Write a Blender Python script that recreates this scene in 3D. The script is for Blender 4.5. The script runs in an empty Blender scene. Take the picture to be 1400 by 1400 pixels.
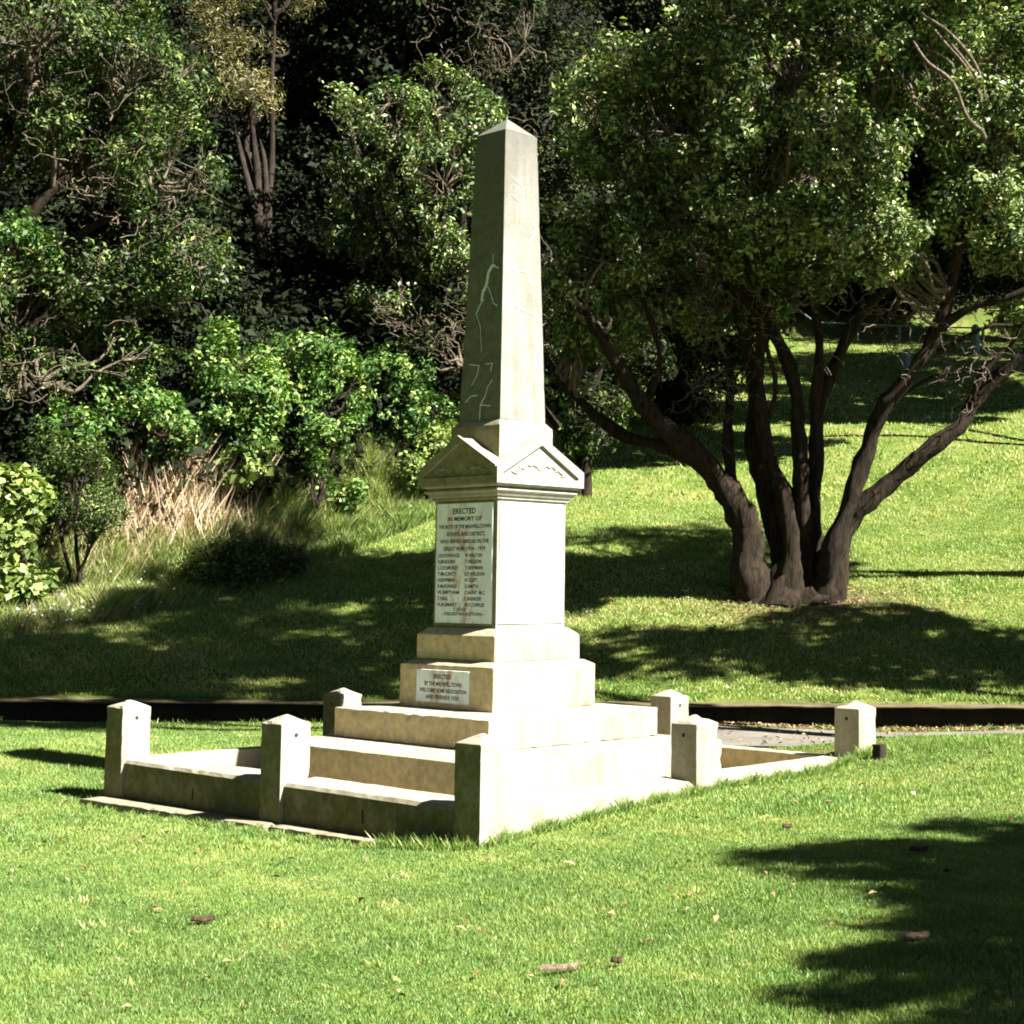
import bpy, bmesh, math
import numpy as np
from mathutils import Vector, Matrix, noise as mnoise
rng = np.random.default_rng(7)
sc = bpy.context.scene
COL = sc.collection
R = math.radians

# ------------------------------------------------------------------ camera frame helpers
CAM = np.array([-9.9514, -10.9295, 1.8076]); YAW = -.0825; PITCH = .0761; ROLL = .0067
FPX = 2168.37; PPX = 266.8; PPY = -62.5
AZ = math.pi/4 + YAW
FWH = np.array([math.cos(AZ), math.sin(AZ), 0.]); RTH = np.array([math.sin(AZ), -math.cos(AZ), 0.])
FW = np.array([math.cos(AZ)*math.cos(PITCH), math.sin(AZ)*math.cos(PITCH), math.sin(PITCH)])
UPV = np.cross(RTH, FW)
RT = RTH*math.cos(ROLL) + UPV*math.sin(ROLL); UP = -RTH*math.sin(ROLL) + UPV*math.cos(ROLL)

def W(u, d, z=0.):
    """plan position: u metres to the right of, d metres ahead of the viewpoint, height z"""
    u = np.asarray(u, float); d = np.asarray(d, float); z = np.asarray(z, float)
    u, d, z = np.broadcast_arrays(u, d, z)
    return np.stack([CAM[0]+u*RTH[0]+d*FWH[0], CAM[1]+u*RTH[1]+d*FWH[1], z], -1)

def UD(p):
    q = np.asarray(p, float) - CAM
    return q[..., 0]*RTH[0]+q[..., 1]*RTH[1], q[..., 0]*FWH[0]+q[..., 1]*FWH[1]

def at(px, py, d):
    """world point seen at photo pixel (1400 scale) at distance d ahead"""
    v = FW + RT*(px-700-PPX)/FPX - UP*(py-700-PPY)/FPX
    t = d/(v[0]*FWH[0]+v[1]*FWH[1])
    return CAM + v*t

def sstep(a, b, x):
    t = np.clip((x-a)/(b-a), 0, 1); return t*t*(3-2*t)

# ------------------------------------------------------------------ sun
SUN_EL = R(46)
h = np.array([.30, -1.]); h /= np.linalg.norm(h)
SUN = np.array([h[0]*math.cos(SUN_EL), h[1]*math.cos(SUN_EL), math.sin(SUN_EL)])

# ------------------------------------------------------------------ terrain height
WALL_D = 21.0
def shrub_d(u):
    return np.interp(u, [-30, -14, -10.9, -8.8, -5.5, -3.3, 0, 5, 30], [18, 21.5, 24.4, 26.8, 32.0, 38, 52, 64, 70])
def H(u, d):
    u = np.asarray(u, float); d = np.asarray(d, float)
    uc = np.clip(u, -14, 14); uc = np.where(uc > 2, 2+(uc-2)*.12, uc); dc = np.clip(d, -6, 40)
    zl = -.295 + .057*uc + .0344*dc
    crest = 15.3 + .10*np.clip(u-2, 0, 6)
    zp = 0.0*u
    t = sstep(crest, crest+2.0, d)
    z = zl*(1-t) + zp*t
    z = z + .02*np.sin(u*1.3+d*.7)+.015*np.sin(d*1.9-u*.8)
    hill = .285 + .28*(d-21.1) + .10*np.sin(u*.45+d*.3) + .05*np.sin(d*.9-u*.7)+ .62*np.clip(d-shrub_d(u), 0, 40)
    hill = hill - .10*np.sin(u*.45+21.1*.3)*np.exp(-(np.clip(d-21.1,0,99))/1.5) - .05*np.sin(21.1*.9-u*.7)*np.exp(-(np.clip(d-21.1,0,99))/1.5)
    z = np.where(d > 21.1, hill, z)
    # floor of the kerbed enclosure is level
    p = W(u, d, 0)
    X = p[..., 0]; Y = p[..., 1]
    inside = sstep(2.38, 2.22, np.abs(X))*sstep(2.40, 2.24, np.abs(Y))
    z = z*(1-inside) + (-.02)*inside
    z = z - .07*np.exp(-(((X-1.5)/.8)**2+((Y+2.75)/.55)**2))
    z = z - .05*sstep(-3.1, -2.75, X)*sstep(-2.30, -2.42, X)*sstep(-1.9, -1.2, Y)*sstep(2.9, 2.4, Y)
    return z

# ------------------------------------------------------------------ mesh helpers
def tag(o, label=None, cat=None, group=None, kind=None):
    if label: o['label'] = label
    if cat: o['category'] = cat
    if group: o['group'] = group
    if kind: o['kind'] = kind
    return o
def empty(name, loc, **k):
    o = bpy.data.objects.new(name, None); COL.objects.link(o); o.location = loc; o.empty_display_size = .2
    return tag(o, **k)
def link(name, me, m, parent=None, smooth=False):
    if m is not None and len(me.materials) == 0: me.materials.append(m)
    o = bpy.data.objects.new(name, me); COL.objects.link(o)
    if parent is not None:
        o.parent = parent
        o.matrix_parent_inverse = Matrix.Translation(-parent.location)
    if smooth:
        me.polygons.foreach_set('use_smooth', [True]*len(me.polygons))
    return o
def np_mesh(name, V, F, attrs=None, smooth=False):
    """V (n,3), F (m,k) uniform face size"""
    me = bpy.data.meshes.new(name)
    V = np.asarray(V, np.float32); F = np.asarray(F, np.int32)
    m, k = F.shape
    me.vertices.add(len(V)); me.vertices.foreach_set('co', V.ravel())
    me.loops.add(m*k); me.loops.foreach_set('vertex_index', F.ravel())
    me.polygons.add(m); me.polygons.foreach_set('loop_start', np.arange(0, m*k, k, dtype=np.int32))
    try: me.polygons.foreach_set('loop_total', np.full(m, k, np.int32))
    except Exception: pass
    if smooth: me.polygons.foreach_set('use_smooth', np.ones(m, bool))
    for an, av in (attrs or {}).items():
        a = me.attributes.new(an, 'FLOAT', 'FACE'); a.data.foreach_set('value', np.asarray(av, np.float32))
    me.update(calc_edges=True); me.validate()
    return me

# ------------------------------------------------------------------ materials
def mat(name):
    m = bpy.data.materials.new(name); m.use_nodes = True
    nt = m.node_tree; b = nt.nodes['Principled BSDF']
    return m, nt, b
def N(nt, t, **k):
    n = nt.nodes.new(t)
    for a, v in k.items():
        if a in n.inputs: n.inputs[a].default_value = v
        else: setattr(n, a, v)
    return n
def noise_tex(nt, scale, detail=6, rough=.6, coord=None, vec=None):
    n = nt.nodes.new('ShaderNodeTexNoise'); n.inputs['Scale'].default_value = scale
    n.inputs['Detail'].default_value = detail; n.inputs['Roughness'].default_value = rough
    if vec is not None: nt.links.new(vec, n.inputs['Vector'])
    return n.outputs['Fac']
def ramp(nt, fac, stops):
    r = nt.nodes.new('ShaderNodeValToRGB'); nt.links.new(fac, r.inputs[0])
    e = r.color_ramp.elements
    while len(e) < len(stops): e.new(.5)
    for i, (p, c) in enumerate(stops):
        e[i].position = p; e[i].color = (*c, 1) if len(c) == 3 else c
    return r.outputs[0]
def mix(nt, fac, a, b, mode='MIX'):
    n = nt.nodes.new('ShaderNodeMix'); n.data_type = 'RGBA'; n.blend_type = mode
    for s, v in ((n.inputs[0], fac), (n.inputs[6], a), (n.inputs[7], b)):
        if isinstance(v, (int, float)): s.default_value = v
        elif isinstance(v, tuple): s.default_value = (*v, 1)
        else: nt.links.new(v, s)
    return n.outputs[2]
def math_n(nt, op, a, b=None, clamp=False):
    n = nt.nodes.new('ShaderNodeMath'); n.operation = op; n.use_clamp = clamp
    for s, v in ((n.inputs[0], a), (n.inputs[1], b)):
        if v is None: continue
        if isinstance(v, (int, float)): s.default_value = v
        else: nt.links.new(v, s)
    return n.outputs[0]
def bump(nt, b, height, strength=.3, dist=.01):
    n = nt.nodes.new('ShaderNodeBump'); n.inputs['Strength'].default_value = strength; n.inputs['Distance'].default_value = dist
    nt.links.new(height, n.inputs['Height']); nt.links.new(n.outputs[0], b.inputs['Normal'])
def geo_pos(nt):
    return nt.nodes.new('ShaderNodeNewGeometry').outputs['Position']

def stone_material(name, base, dark, moss_or_lift=None, moss_or_lift_amt=0., rust=0., top_soot=None, moss_or_lift_side=0.):
    m, nt, b = mat(name)
    pos = geo_pos(nt)
    c = ramp(nt, noise_tex(nt, 2.2, 8, .65, vec=pos), [(.30, dark), (.62, base)])
    g = ramp(nt, noise_tex(nt, 90, 3, .7, vec=pos), [(.32, (.62, .60, .56)), (.60, (1, 1, 1)), (.8, (1.12, 1.1, 1.05))])
    c = mix(nt, 1., c, g, 'MULTIPLY')
    # vertical streaks
    mp = nt.nodes.new('ShaderNodeMapping'); nt.links.new(pos, mp.inputs[0]); mp.inputs['Scale'].default_value = (9, 9, .8)
    st = ramp(nt, noise_tex(nt, 1.0, 5, .6, vec=mp.outputs[0]), [(.35, (.74, .71, .64)), (.58, (1, 1, 1))])
    c = mix(nt, .8, c, st, 'MULTIPLY')
    if moss_or_lift:
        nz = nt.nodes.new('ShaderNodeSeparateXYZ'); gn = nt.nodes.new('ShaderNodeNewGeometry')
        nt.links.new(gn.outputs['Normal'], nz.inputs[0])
        facing = math_n(nt, 'MULTIPLY', nz.outputs[0], -1., True)        # mossy west faces, but on the steps a tan painted to lift shade
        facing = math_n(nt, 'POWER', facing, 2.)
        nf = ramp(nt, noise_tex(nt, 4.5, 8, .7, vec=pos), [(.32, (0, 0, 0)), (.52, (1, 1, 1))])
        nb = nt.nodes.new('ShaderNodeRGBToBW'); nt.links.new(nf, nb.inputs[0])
        f = math_n(nt, 'MULTIPLY', facing, math_n(nt, 'ADD', math_n(nt, 'MULTIPLY', nb.outputs[0], 1-moss_or_lift_side), moss_or_lift_side))
        f = math_n(nt, 'MULTIPLY', f, moss_or_lift_amt, True)
        mc = ramp(nt, noise_tex(nt, 14, 5, .7, vec=pos), [(.3, tuple(.55*v for v in moss_or_lift)), (.65, moss_or_lift)])
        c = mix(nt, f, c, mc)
    if top_soot:
        z = nt.nodes.new('ShaderNodeSeparateXYZ'); nt.links.new(pos, z.inputs[0])
        nn = noise_tex(nt, 5, 6, .6, vec=pos)
        zz = math_n(nt, 'ADD', z.outputs[2], math_n(nt, 'MULTIPLY', math_n(nt, 'SUBTRACT', nn, .5), 1.1))
        mr = nt.nodes.new('ShaderNodeMapRange'); nt.links.new(zz, mr.inputs[0])
        mr.inputs[1].default_value = top_soot[0]; mr.inputs[2].default_value = top_soot[1]
        mr.inputs[3].default_value = 0; mr.inputs[4].default_value = .80
        c = mix(nt, mr.outputs[0], c, (.10, .10, .085))
    nt.links.new(c, b.inputs['Base Color']); b.inputs['Roughness'].default_value = .9
    b.inputs['Specular IOR Level'].default_value = .2
    hgt = math_n(nt, 'ADD', noise_tex(nt, 60, 6, .7, vec=pos), math_n(nt, 'MULTIPLY', noise_tex(nt, 9, 4, .5, vec=pos), 1.5))
    bump(nt, b, hgt, .45, .006)
    return m
M = {}
M['step'] = stone_material('sandy_concrete', (.42, .395, .33), (.30, .28, .22), (.66, .52, .27), .9, moss_or_lift_side=.7)  # pale second colour paints extra light onto the shaded west faces
M['kerb'] = stone_material('mossy_concrete', (.44, .415, .355), (.32, .295, .235), (.125, .115, .038), .97, moss_or_lift_side=.62)
M['post'] = stone_material('post_concrete', (.44, .415, .355), (.32, .295, .235), (.16, .145, .055), .9, moss_or_lift_side=.55)
M['postclean'] = stone_material('clean_post_concrete', (.44, .415, .355), (.32, .295, .235), (.32, .28, .16), .6, moss_or_lift_side=.3)
M['shaft'] = stone_material('weathered_shaft_stone', (.335, .325, .295), (.24, .23, .20), (.135, .150, .112), .96, top_soot=(4.5, 6.35), moss_or_lift_side=.8)
M['cornice'] = stone_material('lichen_stone', (.43, .415, .37), (.32, .30, .25), (.20, .19, .075), .92, moss_or_lift_side=.6)
M['floor'] = stone_material('enclosure_floor', (.36, .33, .25), (.20, .18, .11))
M['patch'], nt, b = mat('pale_mortar'); b.inputs['Base Color'].default_value = (.62, .66, .62, 1); b.inputs['Roughness'].default_value = .9
M['letters'], nt, b = mat('lead_lettering'); b.inputs['Base Color'].default_value = (.018, .018, .016, 1); b.inputs['Roughness'].default_value = .6
M['washed'], nt, b = mat('sunwashed_lettering'); b.inputs['Base Color'].default_value = (.19, .19, .20, 1); b.inputs['Roughness'].default_value = .6  # lettering greyed so the sunlit wash-out sits in its colour
M['hole_shade'], nt, b = mat('hole_shade_dark'); b.inputs['Base Color'].default_value = (.03, .014, .008, 1); b.inputs['Roughness'].default_value = .9  # dark colour stands for the shade inside chain and drain holes
def marble():
    m, nt, b = mat('stained_marble'); pos = geo_pos(nt)
    c = ramp(nt, noise_tex(nt, 6, 6, .6, vec=pos), [(.3, (.66, .72, .70)), (.65, (.82, .87, .85))])
    s = nt.nodes.new('ShaderNodeSeparateXYZ'); nt.links.new(pos, s.inputs[0])
    gn = nt.nodes.new('ShaderNodeNewGeometry'); sn = nt.nodes.new('ShaderNodeSeparateXYZ'); nt.links.new(gn.outputs['Normal'], sn.inputs[0])
    west = math_n(nt, 'MULTIPLY', sn.outputs[0], -1., True)
    yc = math_n(nt, 'POWER', math_n(nt, 'SUBTRACT', 1., math_n(nt, 'MULTIPLY', math_n(nt, 'ABSOLUTE', s.outputs[1]), 3.2), True), .8)
    mp = nt.nodes.new('ShaderNodeMapping'); nt.links.new(pos, mp.inputs[0]); mp.inputs['Scale'].default_value = (1, 11, 5)
    n1 = nt.nodes.new('ShaderNodeRGBToBW'); nt.links.new(ramp(nt, noise_tex(nt, 1., 4, .6, vec=mp.outputs[0]), [(.46, (0, 0, 0)), (.62, (1, 1, 1))]), n1.inputs[0])
    f = math_n(nt, 'MULTIPLY', math_n(nt, 'MULTIPLY', yc, n1.outputs[0]), west)
    c = mix(nt, math_n(nt, 'MULTIPLY', f, .9), c, (.42, .22, .06))
    nt.links.new(c, b.inputs['Base Color']); b.inputs['Roughness'].default_value = .45
    bump(nt, b, noise_tex(nt, 40, 4, vec=pos), .1, .003)
    return m
M['marble'] = marble()

def ground_mat():
    m, nt, b = mat('lawn_soil'); pos = geo_pos(nt)
    c = ramp(nt, noise_tex(nt, .7, 7, .65, vec=pos), [(.30, (.07, .11, .022)), (.50, (.14, .18, .04)), (.70, (.27, .24, .10))])
    c2 = ramp(nt, noise_tex(nt, 26, 6, .75, vec=pos), [(.3, (.30, .34, .25)), (.55, (.9, .95, .85)), (.75, (1.35, 1.3, 1.05))])
    c = mix(nt, 1., c, c2, 'MULTIPLY')
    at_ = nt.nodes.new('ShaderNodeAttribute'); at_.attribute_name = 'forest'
    litter = ramp(nt, noise_tex(nt, 9, 6, .7, vec=pos), [(.35, (.003, .004, .002)), (.6, (.010, .011, .005)), (.8, (.03, .022, .012))])  # leaf litter, blackened to carry the tree shade missing on the slope
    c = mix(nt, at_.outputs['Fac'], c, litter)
    at2 = nt.nodes.new('ShaderNodeAttribute'); at2.attribute_name = 'bare'
    nb = nt.nodes.new('ShaderNodeRGBToBW'); nt.links.new(ramp(nt, noise_tex(nt, 3.5, 6, .7, vec=pos), [(.38, (0, 0, 0)), (.55, (1, 1, 1))]), nb.inputs[0])
    c = mix(nt, math_n(nt, 'MULTIPLY', at2.outputs['Fac'], nb.outputs[0]), c, (.14, .095, .055))
    nt.links.new(c, b.inputs['Base Color']); b.inputs['Roughness'].default_value = .95; b.inputs['Specular IOR Level'].default_value = .1
    bump(nt, b, noise_tex(nt, 18, 6, .75, vec=pos), .8, .04)
    return m
M['ground'] = ground_mat()

def leaf_mat(name, stops, rough=.42, transl=.13, spec=.6, sheen=0.):
    m, nt, b = mat(name)
    a = nt.nodes.new('ShaderNodeAttribute'); a.attribute_name = 'tint'
    c = ramp(nt, a.outputs['Fac'], stops)
    nt.links.new(c, b.inputs['Base Color']); b.inputs['Roughness'].default_value = rough
    b.inputs['Specular IOR Level'].default_value = spec
    if transl > 0:
        t = nt.nodes.new('ShaderNodeBsdfTranslucent'); nt.links.new(mix(nt, 1., c, (1.3, 1.5, .5), 'MULTIPLY'), t.inputs[0])
        mx = nt.nodes.new('ShaderNodeMixShader'); mx.inputs[0].default_value = transl
        nt.links.new(b.outputs[0], mx.inputs[1]); nt.links.new(t.outputs[0], mx.inputs[2])
        nt.links.new(mx.outputs[0], nt.nodes['Material Output'].inputs[0])
    return m
M['leaf_main'] = leaf_mat('leathery_leaf', [(0, (.014, .030, .008)), (.35, (.08, .125, .032)), (.65, (.20, .28, .09)), (.92, (.42, .52, .19)), (1, (.50, .42, .24))], .5, .13, .35)
M['leaf_left'] = leaf_mat('bush_leaf', [(0, (.010, .022, .005)), (.5, (.046, .086, .016)), (.85, (.125, .185, .04)), (1, (.27, .33, .09))], .55, .13, .3)
M['leaf_bright'] = leaf_mat('bright_leaf', [(0, (.016, .05, .010)), (.45, (.055, .125, .024)), (.8, (.14, .24, .05)), (1, (.30, .36, .10))], .55, .16, .28)
M['leaf_pale'] = leaf_mat('pale_round_leaf', [(0, (.05, .09, .02)), (.5, (.16, .22, .055)), (1, (.32, .38, .12))], .5, .16, .3)
M['leaf_olive'] = leaf_mat('olive_needle', [(0, (.06, .06, .018)), (.5, (.17, .165, .045)), (1, (.32, .26, .09))], .6)
M['leaf_shade_dark'] = leaf_mat('shade_dark_leaf', [(0, (.004, .007, .002)), (.6, (.010, .017, .004)), (.9, (.030, .045, .010)), (1, (.09, .12, .03))], .7, .08, .15)  # shade of the wood's depths put into the leaf colour
M['grass'] = leaf_mat('grass_blade', [(0, (.07, .125, .025)), (.40, (.142, .245, .062)), (.70, (.245, .325, .075)), (.90, (.37, .40, .13)), (1, (.50, .42, .25))], .55, .22, .3)
M['long_grass'] = leaf_mat('long_grass_blade', [(0, (.07, .12, .03)), (.5, (.19, .26, .075)), (.85, (.32, .36, .13)), (1, (.46, .38, .24))], .55, .25, .25)
M['dry'] = leaf_mat('dry_stem', [(0, (.24, .15, .085)), (.5, (.50, .36, .25)), (1, (.70, .56, .42))], .7, .2, .2)
M['litter'] = leaf_mat('fallen_leaf', [(0, (.08, .045, .02)), (.6, (.24, .15, .075)), (1, (.50, .38, .22))], .6, .05, .3)
M['flower'] = leaf_mat('white_flower', [(0, (.6, .6, .55)), (1, (.8, .8, .75))], .6, .2, .2)
def bark(name, a, bb, sc_=14):
    m, nt, b = mat(name); pos = geo_pos(nt)
    mp = nt.nodes.new('ShaderNodeMapping'); nt.links.new(pos, mp.inputs[0]); mp.inputs['Scale'].default_value = (1, 1, .22)
    n = noise_tex(nt, sc_, 8, .75, vec=mp.outputs[0])
    c = ramp(nt, n, [(.34, a), (.66, bb)])
    nt.links.new(c, b.inputs['Base Color']); b.inputs['Roughness'].default_value = .9; b.inputs['Specular IOR Level'].default_value = .15
    bump(nt, b, n, 1., .05)
    return m
M['bark'] = bark('rough_bark', (.004, .003, .002), (.050, .036, .022))
M['bark_pale'] = bark('pale_bark', (.05, .04, .028), (.26, .21, .15), 20)
M['bark_dark'] = bark('dark_bark', (.012, .009, .007), (.06, .045, .034))

# ------------------------------------------------------------------ ground
def axis(segs):
    out = []
    for a, b_, s in segs: out += list(np.arange(a, b_, s))
    out.append(segs[-1][1]); return np.array(out)
ua = axis([(-120, -30, 6), (-30, -12, 1.0), (-12, -9, .4), (-9, 6, .11), (6, 12, .4), (12, 30, 1.0), (30, 120, 6)])
da = axis([(-40, 2, 3), (2, 8, .5), (8, 20.9, .11), (20.9, 21.04, .14), (21.04, 21.16, .12), (21.16, 40, .45), (40, 72, 1.2), (72, 150, 4)])
UU, DD = np.meshgrid(ua, da, indexing='ij')
ZZ = H(UU, DD)
ZZ = ZZ + np.where(DD > 22, .0, 0.)
P = W(UU, DD, ZZ)
nu, nd = len(ua), len(da)
idx = np.arange(nu*nd).reshape(nu, nd)
F = np.stack([idx[:-1, :-1], idx[:-1, 1:], idx[1:, 1:], idx[1:, :-1]], -1).reshape(-1, 4)
F = F[:, ::-1]
me = np_mesh('ground', P.reshape(-1, 3), F, smooth=True)
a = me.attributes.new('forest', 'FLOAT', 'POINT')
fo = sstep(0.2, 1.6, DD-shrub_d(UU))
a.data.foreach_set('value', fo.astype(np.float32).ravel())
a = me.attributes.new('bare', 'FLOAT', 'POINT')
TREE_U, TREE_D = 1.55, 25.8
br = 1.1*np.exp(-(((UU-TREE_U-.1)/1.9)**2+((DD-TREE_D+.3)/1.3)**2)) + .8*np.exp(-((DD-20.75)/.28)**2)*(UU > -3.5)
a.data.foreach_set('value', np.clip(br, 0, 1).astype(np.float32).ravel())
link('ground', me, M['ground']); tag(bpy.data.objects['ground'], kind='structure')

# ------------------------------------------------------------------ path
def asphalt():
    m, nt, b = mat('old_asphalt'); pos = geo_pos(nt)
    c = ramp(nt, noise_tex(nt, 60, 5, .7, vec=pos), [(.3, (.10, .092, .078)), (.7, (.20, .185, .16))])
    c2 = ramp(nt, noise_tex(nt, 1.5, 5, .6, vec=pos), [(.35, (.75, .75, .72)), (.65, (1.15, 1.12, 1.05))])
    nt.links.new(mix(nt, 1., c, c2, 'MULTIPLY'), b.inputs['Base Color']); b.inputs['Roughness'].default_value = .9
    bump(nt, b, noise_tex(nt, 120, 3, vec=pos), .5, .004); return m
M['asphalt'] = asphalt()
pu = np.arange(-3.2, 26, .3); pd = np.linspace(0, 1, 14)
PU, PT = np.meshgrid(pu, pd, indexing='ij')
lo = 17.5 + .10*np.clip(PU-2, 0, 6); hi = 20.45 + .06*np.sin(PU*2.1)+.04*np.sin(PU*5.3)
PD = lo + (hi-lo)*PT
PP = W(PU, PD, H(PU, PD)+.012)
ix = np.arange(PP.shape[0]*PP.shape[1]).reshape(PP.shape[:2])
me = np_mesh('path', PP.reshape(-1, 3), np.stack([ix[:-1, :-1], ix[1:, :-1], ix[1:, 1:], ix[:-1, 1:]], -1).reshape(-1, 4), smooth=True)
tag(link('path', me, M['asphalt']), kind='structure')

# ------------------------------------------------------------------ solid builders
def jitter_edges(bm, amt, seed=0.):
    for e in list(bm.edges): pass
    bm.normal_update()
    for v in bm.verts:
        fs = v.link_faces
        n0 = fs[0].normal
        if any(f.normal.dot(n0) < .8 for f in fs):
            n = Vector((0, 0, 0))
            for f in fs: n += f.normal
            n.normalize()
            k = mnoise.noise(v.co*9 + Vector((seed, 3, 7)))
            k2 = mnoise.noise(v.co*31 + Vector((seed, 13, 2)))
            q = max(0., k-.1)*1.6 + max(0., k2-.25)*1.2
            v.co -= n*(amt*(.15+q))
def hexa(bm, p, cuts=0):
    """8 corners: bottom 4 ccw, top 4 ccw"""
    vs = [bm.verts.new(q) for q in p]
    for f in ((3, 2, 1, 0), (4, 5, 6, 7), (0, 1, 5, 4), (1, 2, 6, 5), (2, 3, 7, 6), (3, 0, 4, 7)):
        bm.faces.new([vs[i] for i in f])
def rect_ring(hx0, hx1, hy0, hy1, z):
    return [(hx0, hy0, z), (hx1, hy0, z), (hx1, hy1, z), (hx0, hy1, z)]
def stack(rings, bev=.008, cell=.09, amt=.008, seed=0., segs=2):
    """closed solid through a list of 4-corner rings, bottom to top, worn edges"""
    bm = bmesh.new()
    R_ = [[bm.verts.new(q) for q in r] for r in rings]
    bm.faces.new(R_[0][::-1]); bm.faces.new(R_[-1])
    for a_, b_ in zip(R_[:-1], R_[1:]):
        for i in range(4): bm.faces.new([a_[i], a_[(i+1) % 4], b_[(i+1) % 4], b_[i]])
    # split the long edges so the arrises can wear
    for _ in range(6):
        long_ = [e for e in bm.edges if e.calc_length() > cell]
        if not long_ or len(bm.verts) > 9000: break
        bmesh.ops.subdivide_edges(bm, edges=long_, cuts=1, use_grid_fill=True)
    bm.normal_update()
    if bev > 0:
        sharp = [e for e in bm.edges if len(e.link_faces) == 2 and e.calc_face_angle(0) > R(25)]
        jitter_edges(bm, amt, seed)
        bmesh.ops.bevel(bm, geom=sharp, offset=bev, segments=segs, affect='EDGES', profile=.6, clamp_overlap=True)
    return bm
def bm_obj(name, bm, m, parent=None, smooth=False):
    bmesh.ops.recalc_face_normals(bm, faces=bm.faces)
    me = bpy.data.meshes.new(name); bm.to_mesh(me); bm.free()
    return link(name, me, m, parent, smooth)
def sq(hw, z): return rect_ring(-hw, hw, -hw, hw, z)

# ------------------------------------------------------------------ the memorial
mem = empty('war_memorial', (0, 0, 0), label='tall pale stone obelisk war memorial with marble tablets on a stepped base', cat='war memorial')
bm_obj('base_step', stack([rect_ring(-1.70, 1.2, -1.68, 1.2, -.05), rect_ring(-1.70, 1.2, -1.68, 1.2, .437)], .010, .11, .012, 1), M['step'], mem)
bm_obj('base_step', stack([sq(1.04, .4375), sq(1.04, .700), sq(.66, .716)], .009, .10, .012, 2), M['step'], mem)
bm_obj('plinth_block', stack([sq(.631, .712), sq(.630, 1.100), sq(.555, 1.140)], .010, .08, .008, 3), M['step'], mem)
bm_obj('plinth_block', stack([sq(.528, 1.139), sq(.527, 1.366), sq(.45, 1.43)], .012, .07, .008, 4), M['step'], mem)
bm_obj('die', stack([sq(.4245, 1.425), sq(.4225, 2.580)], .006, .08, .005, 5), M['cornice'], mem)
prof = [(.424, 2.578), (.442, 2.582), (.447, 2.606), (.462, 2.612), (.478, 2.640), (.498, 2.655), (.498, 2.672), (.470, 2.680), (.512, 2.702), (.516, 2.7125)]
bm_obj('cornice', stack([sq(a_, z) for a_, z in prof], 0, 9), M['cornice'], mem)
# cross-gabled pediment block
def pediment():
    bm = bmesh.new(); hw = .512; zb, ze, za = 2.7125, 2.852, 3.140
    lo_ = [bm.verts.new(q) for q in sq(hw, zb)]; hi_ = [bm.verts.new(q) for q in sq(hw, ze)]
    mid = [bm.verts.new(q) for q in ((0, -hw, za), (hw, 0, za), (0, hw, za), (-hw, 0, za))]
    c = bm.verts.new((0, 0, za))
    bm.faces.new(lo_[::-1])
    for i in range(4):
        j = (i+1) % 4
        bm.faces.new([lo_[i], lo_[j], hi_[j], hi_[i]])
        bm.faces.new([hi_[i], hi_[j], mid[i]])
        bm.faces.new([hi_[j], c, mid[i]][::-1]) if False else bm.faces.new([mid[i], hi_[j], c])
        bm.faces.new([hi_[i], mid[i], c])
    return bm
ped = bm_obj('pediment', pediment(), M['cornice'], mem)
def ring_frame(side):
    hw = .540
    w_ = hw if side in (0, 2) else .5125
    o_ = [(-w_, 2.714), (w_, 2.714), (w_, 2.859), (0, 3.158), (-w_, 2.859)]
    i_ = [(-.470, 2.782), (.470, 2.782), (.470, 2.806), (0, 3.080), (-.470, 2.806)]
    if side in (1, 3):      # keep slope where the frame is cut back at the corner
        o_[2] = (w_, 2.859+(.54-w_)*.299/.54); o_[4] = (-w_, o_[2][1])
    bm = bmesh.new(); t0, t1 = .512, hw
    def P3(p, t):
        x, z = p
        return {0: (x, -t, z), 2: (-x, t, z), 3: (-t, -x, z), 1: (t, x, z)}[side]
    fo_ = [bm.verts.new(P3(p, t1)) for p in o_]; fi = [bm.verts.new(P3(p, t1)) for p in i_]
    bo = [bm.verts.new(P3(p, t0)) for p in o_]; bi = [bm.verts.new(P3(p, t0)) for p in i_]
    for k in range(5):
        j = (k+1) % 5
        bm.faces.new([fo_[k], fo_[j], fi[j], fi[k]])
        bm.faces.new([bo[j], bo[k], bi[k], bi[j]])
        bm.faces.new([fo_[j], fo_[k], bo[k], bo[j]])
        bm.faces.new([fi[k], fi[j], bi[j], bi[k]])
    return bm
for s_ in range(4): bm_obj('gable_frame', ring_frame(s_), M['cornice'], mem)
# low relief carving in the two gables that face the lawn
def blob(bm, c, r, axis_rot=0., side=3):
    x, z = c
    mtx = Matrix.Rotation(axis_rot, 4, 'Y') if side == 0 else Matrix.Rotation(axis_rot, 4, 'X')
    p = (x, -.512, z) if side == 0 else (-.512, -x, z)
    rr = Matrix.Diagonal((r[0], .012, r[1], 1)) if side == 0 else Matrix.Diagonal((.012, r[0], r[1], 1))
    bmesh.ops.create_uvsphere(bm, u_segments=12, v_segments=8, radius=1, matrix=Matrix.Translation(p) @ mtx @ rr)
bm = bmesh.new()
blob(bm, (0.0, 2.90), (.060, .085)); blob(bm, (0.0, 2.90), (.038, .062))
for s_ in (-1, 1):
    for k in range(7):
        t = k/6.
        blob(bm, (s_*(.08+.28*t), 2.815+.055*math.sin(t*3.0)), (.038, .014), s_*(.5 if k % 2 else -.4))
blob(bm, (-.27, 2.82), (.05, .026), .3)
bm_obj('relief_carving', bm, M['patch'] if False else M['cornice'], mem, True)
bm = bmesh.new()
for s_ in (-1, 1):
    for k in range(7):
        t = k/6.
        blob(bm, (s_*(.05+.26*t), 2.84+.055*math.sin(1.0+t*2.6)), (.045, .011), s_*(.45 if k % 2 else -.25), 0)
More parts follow.
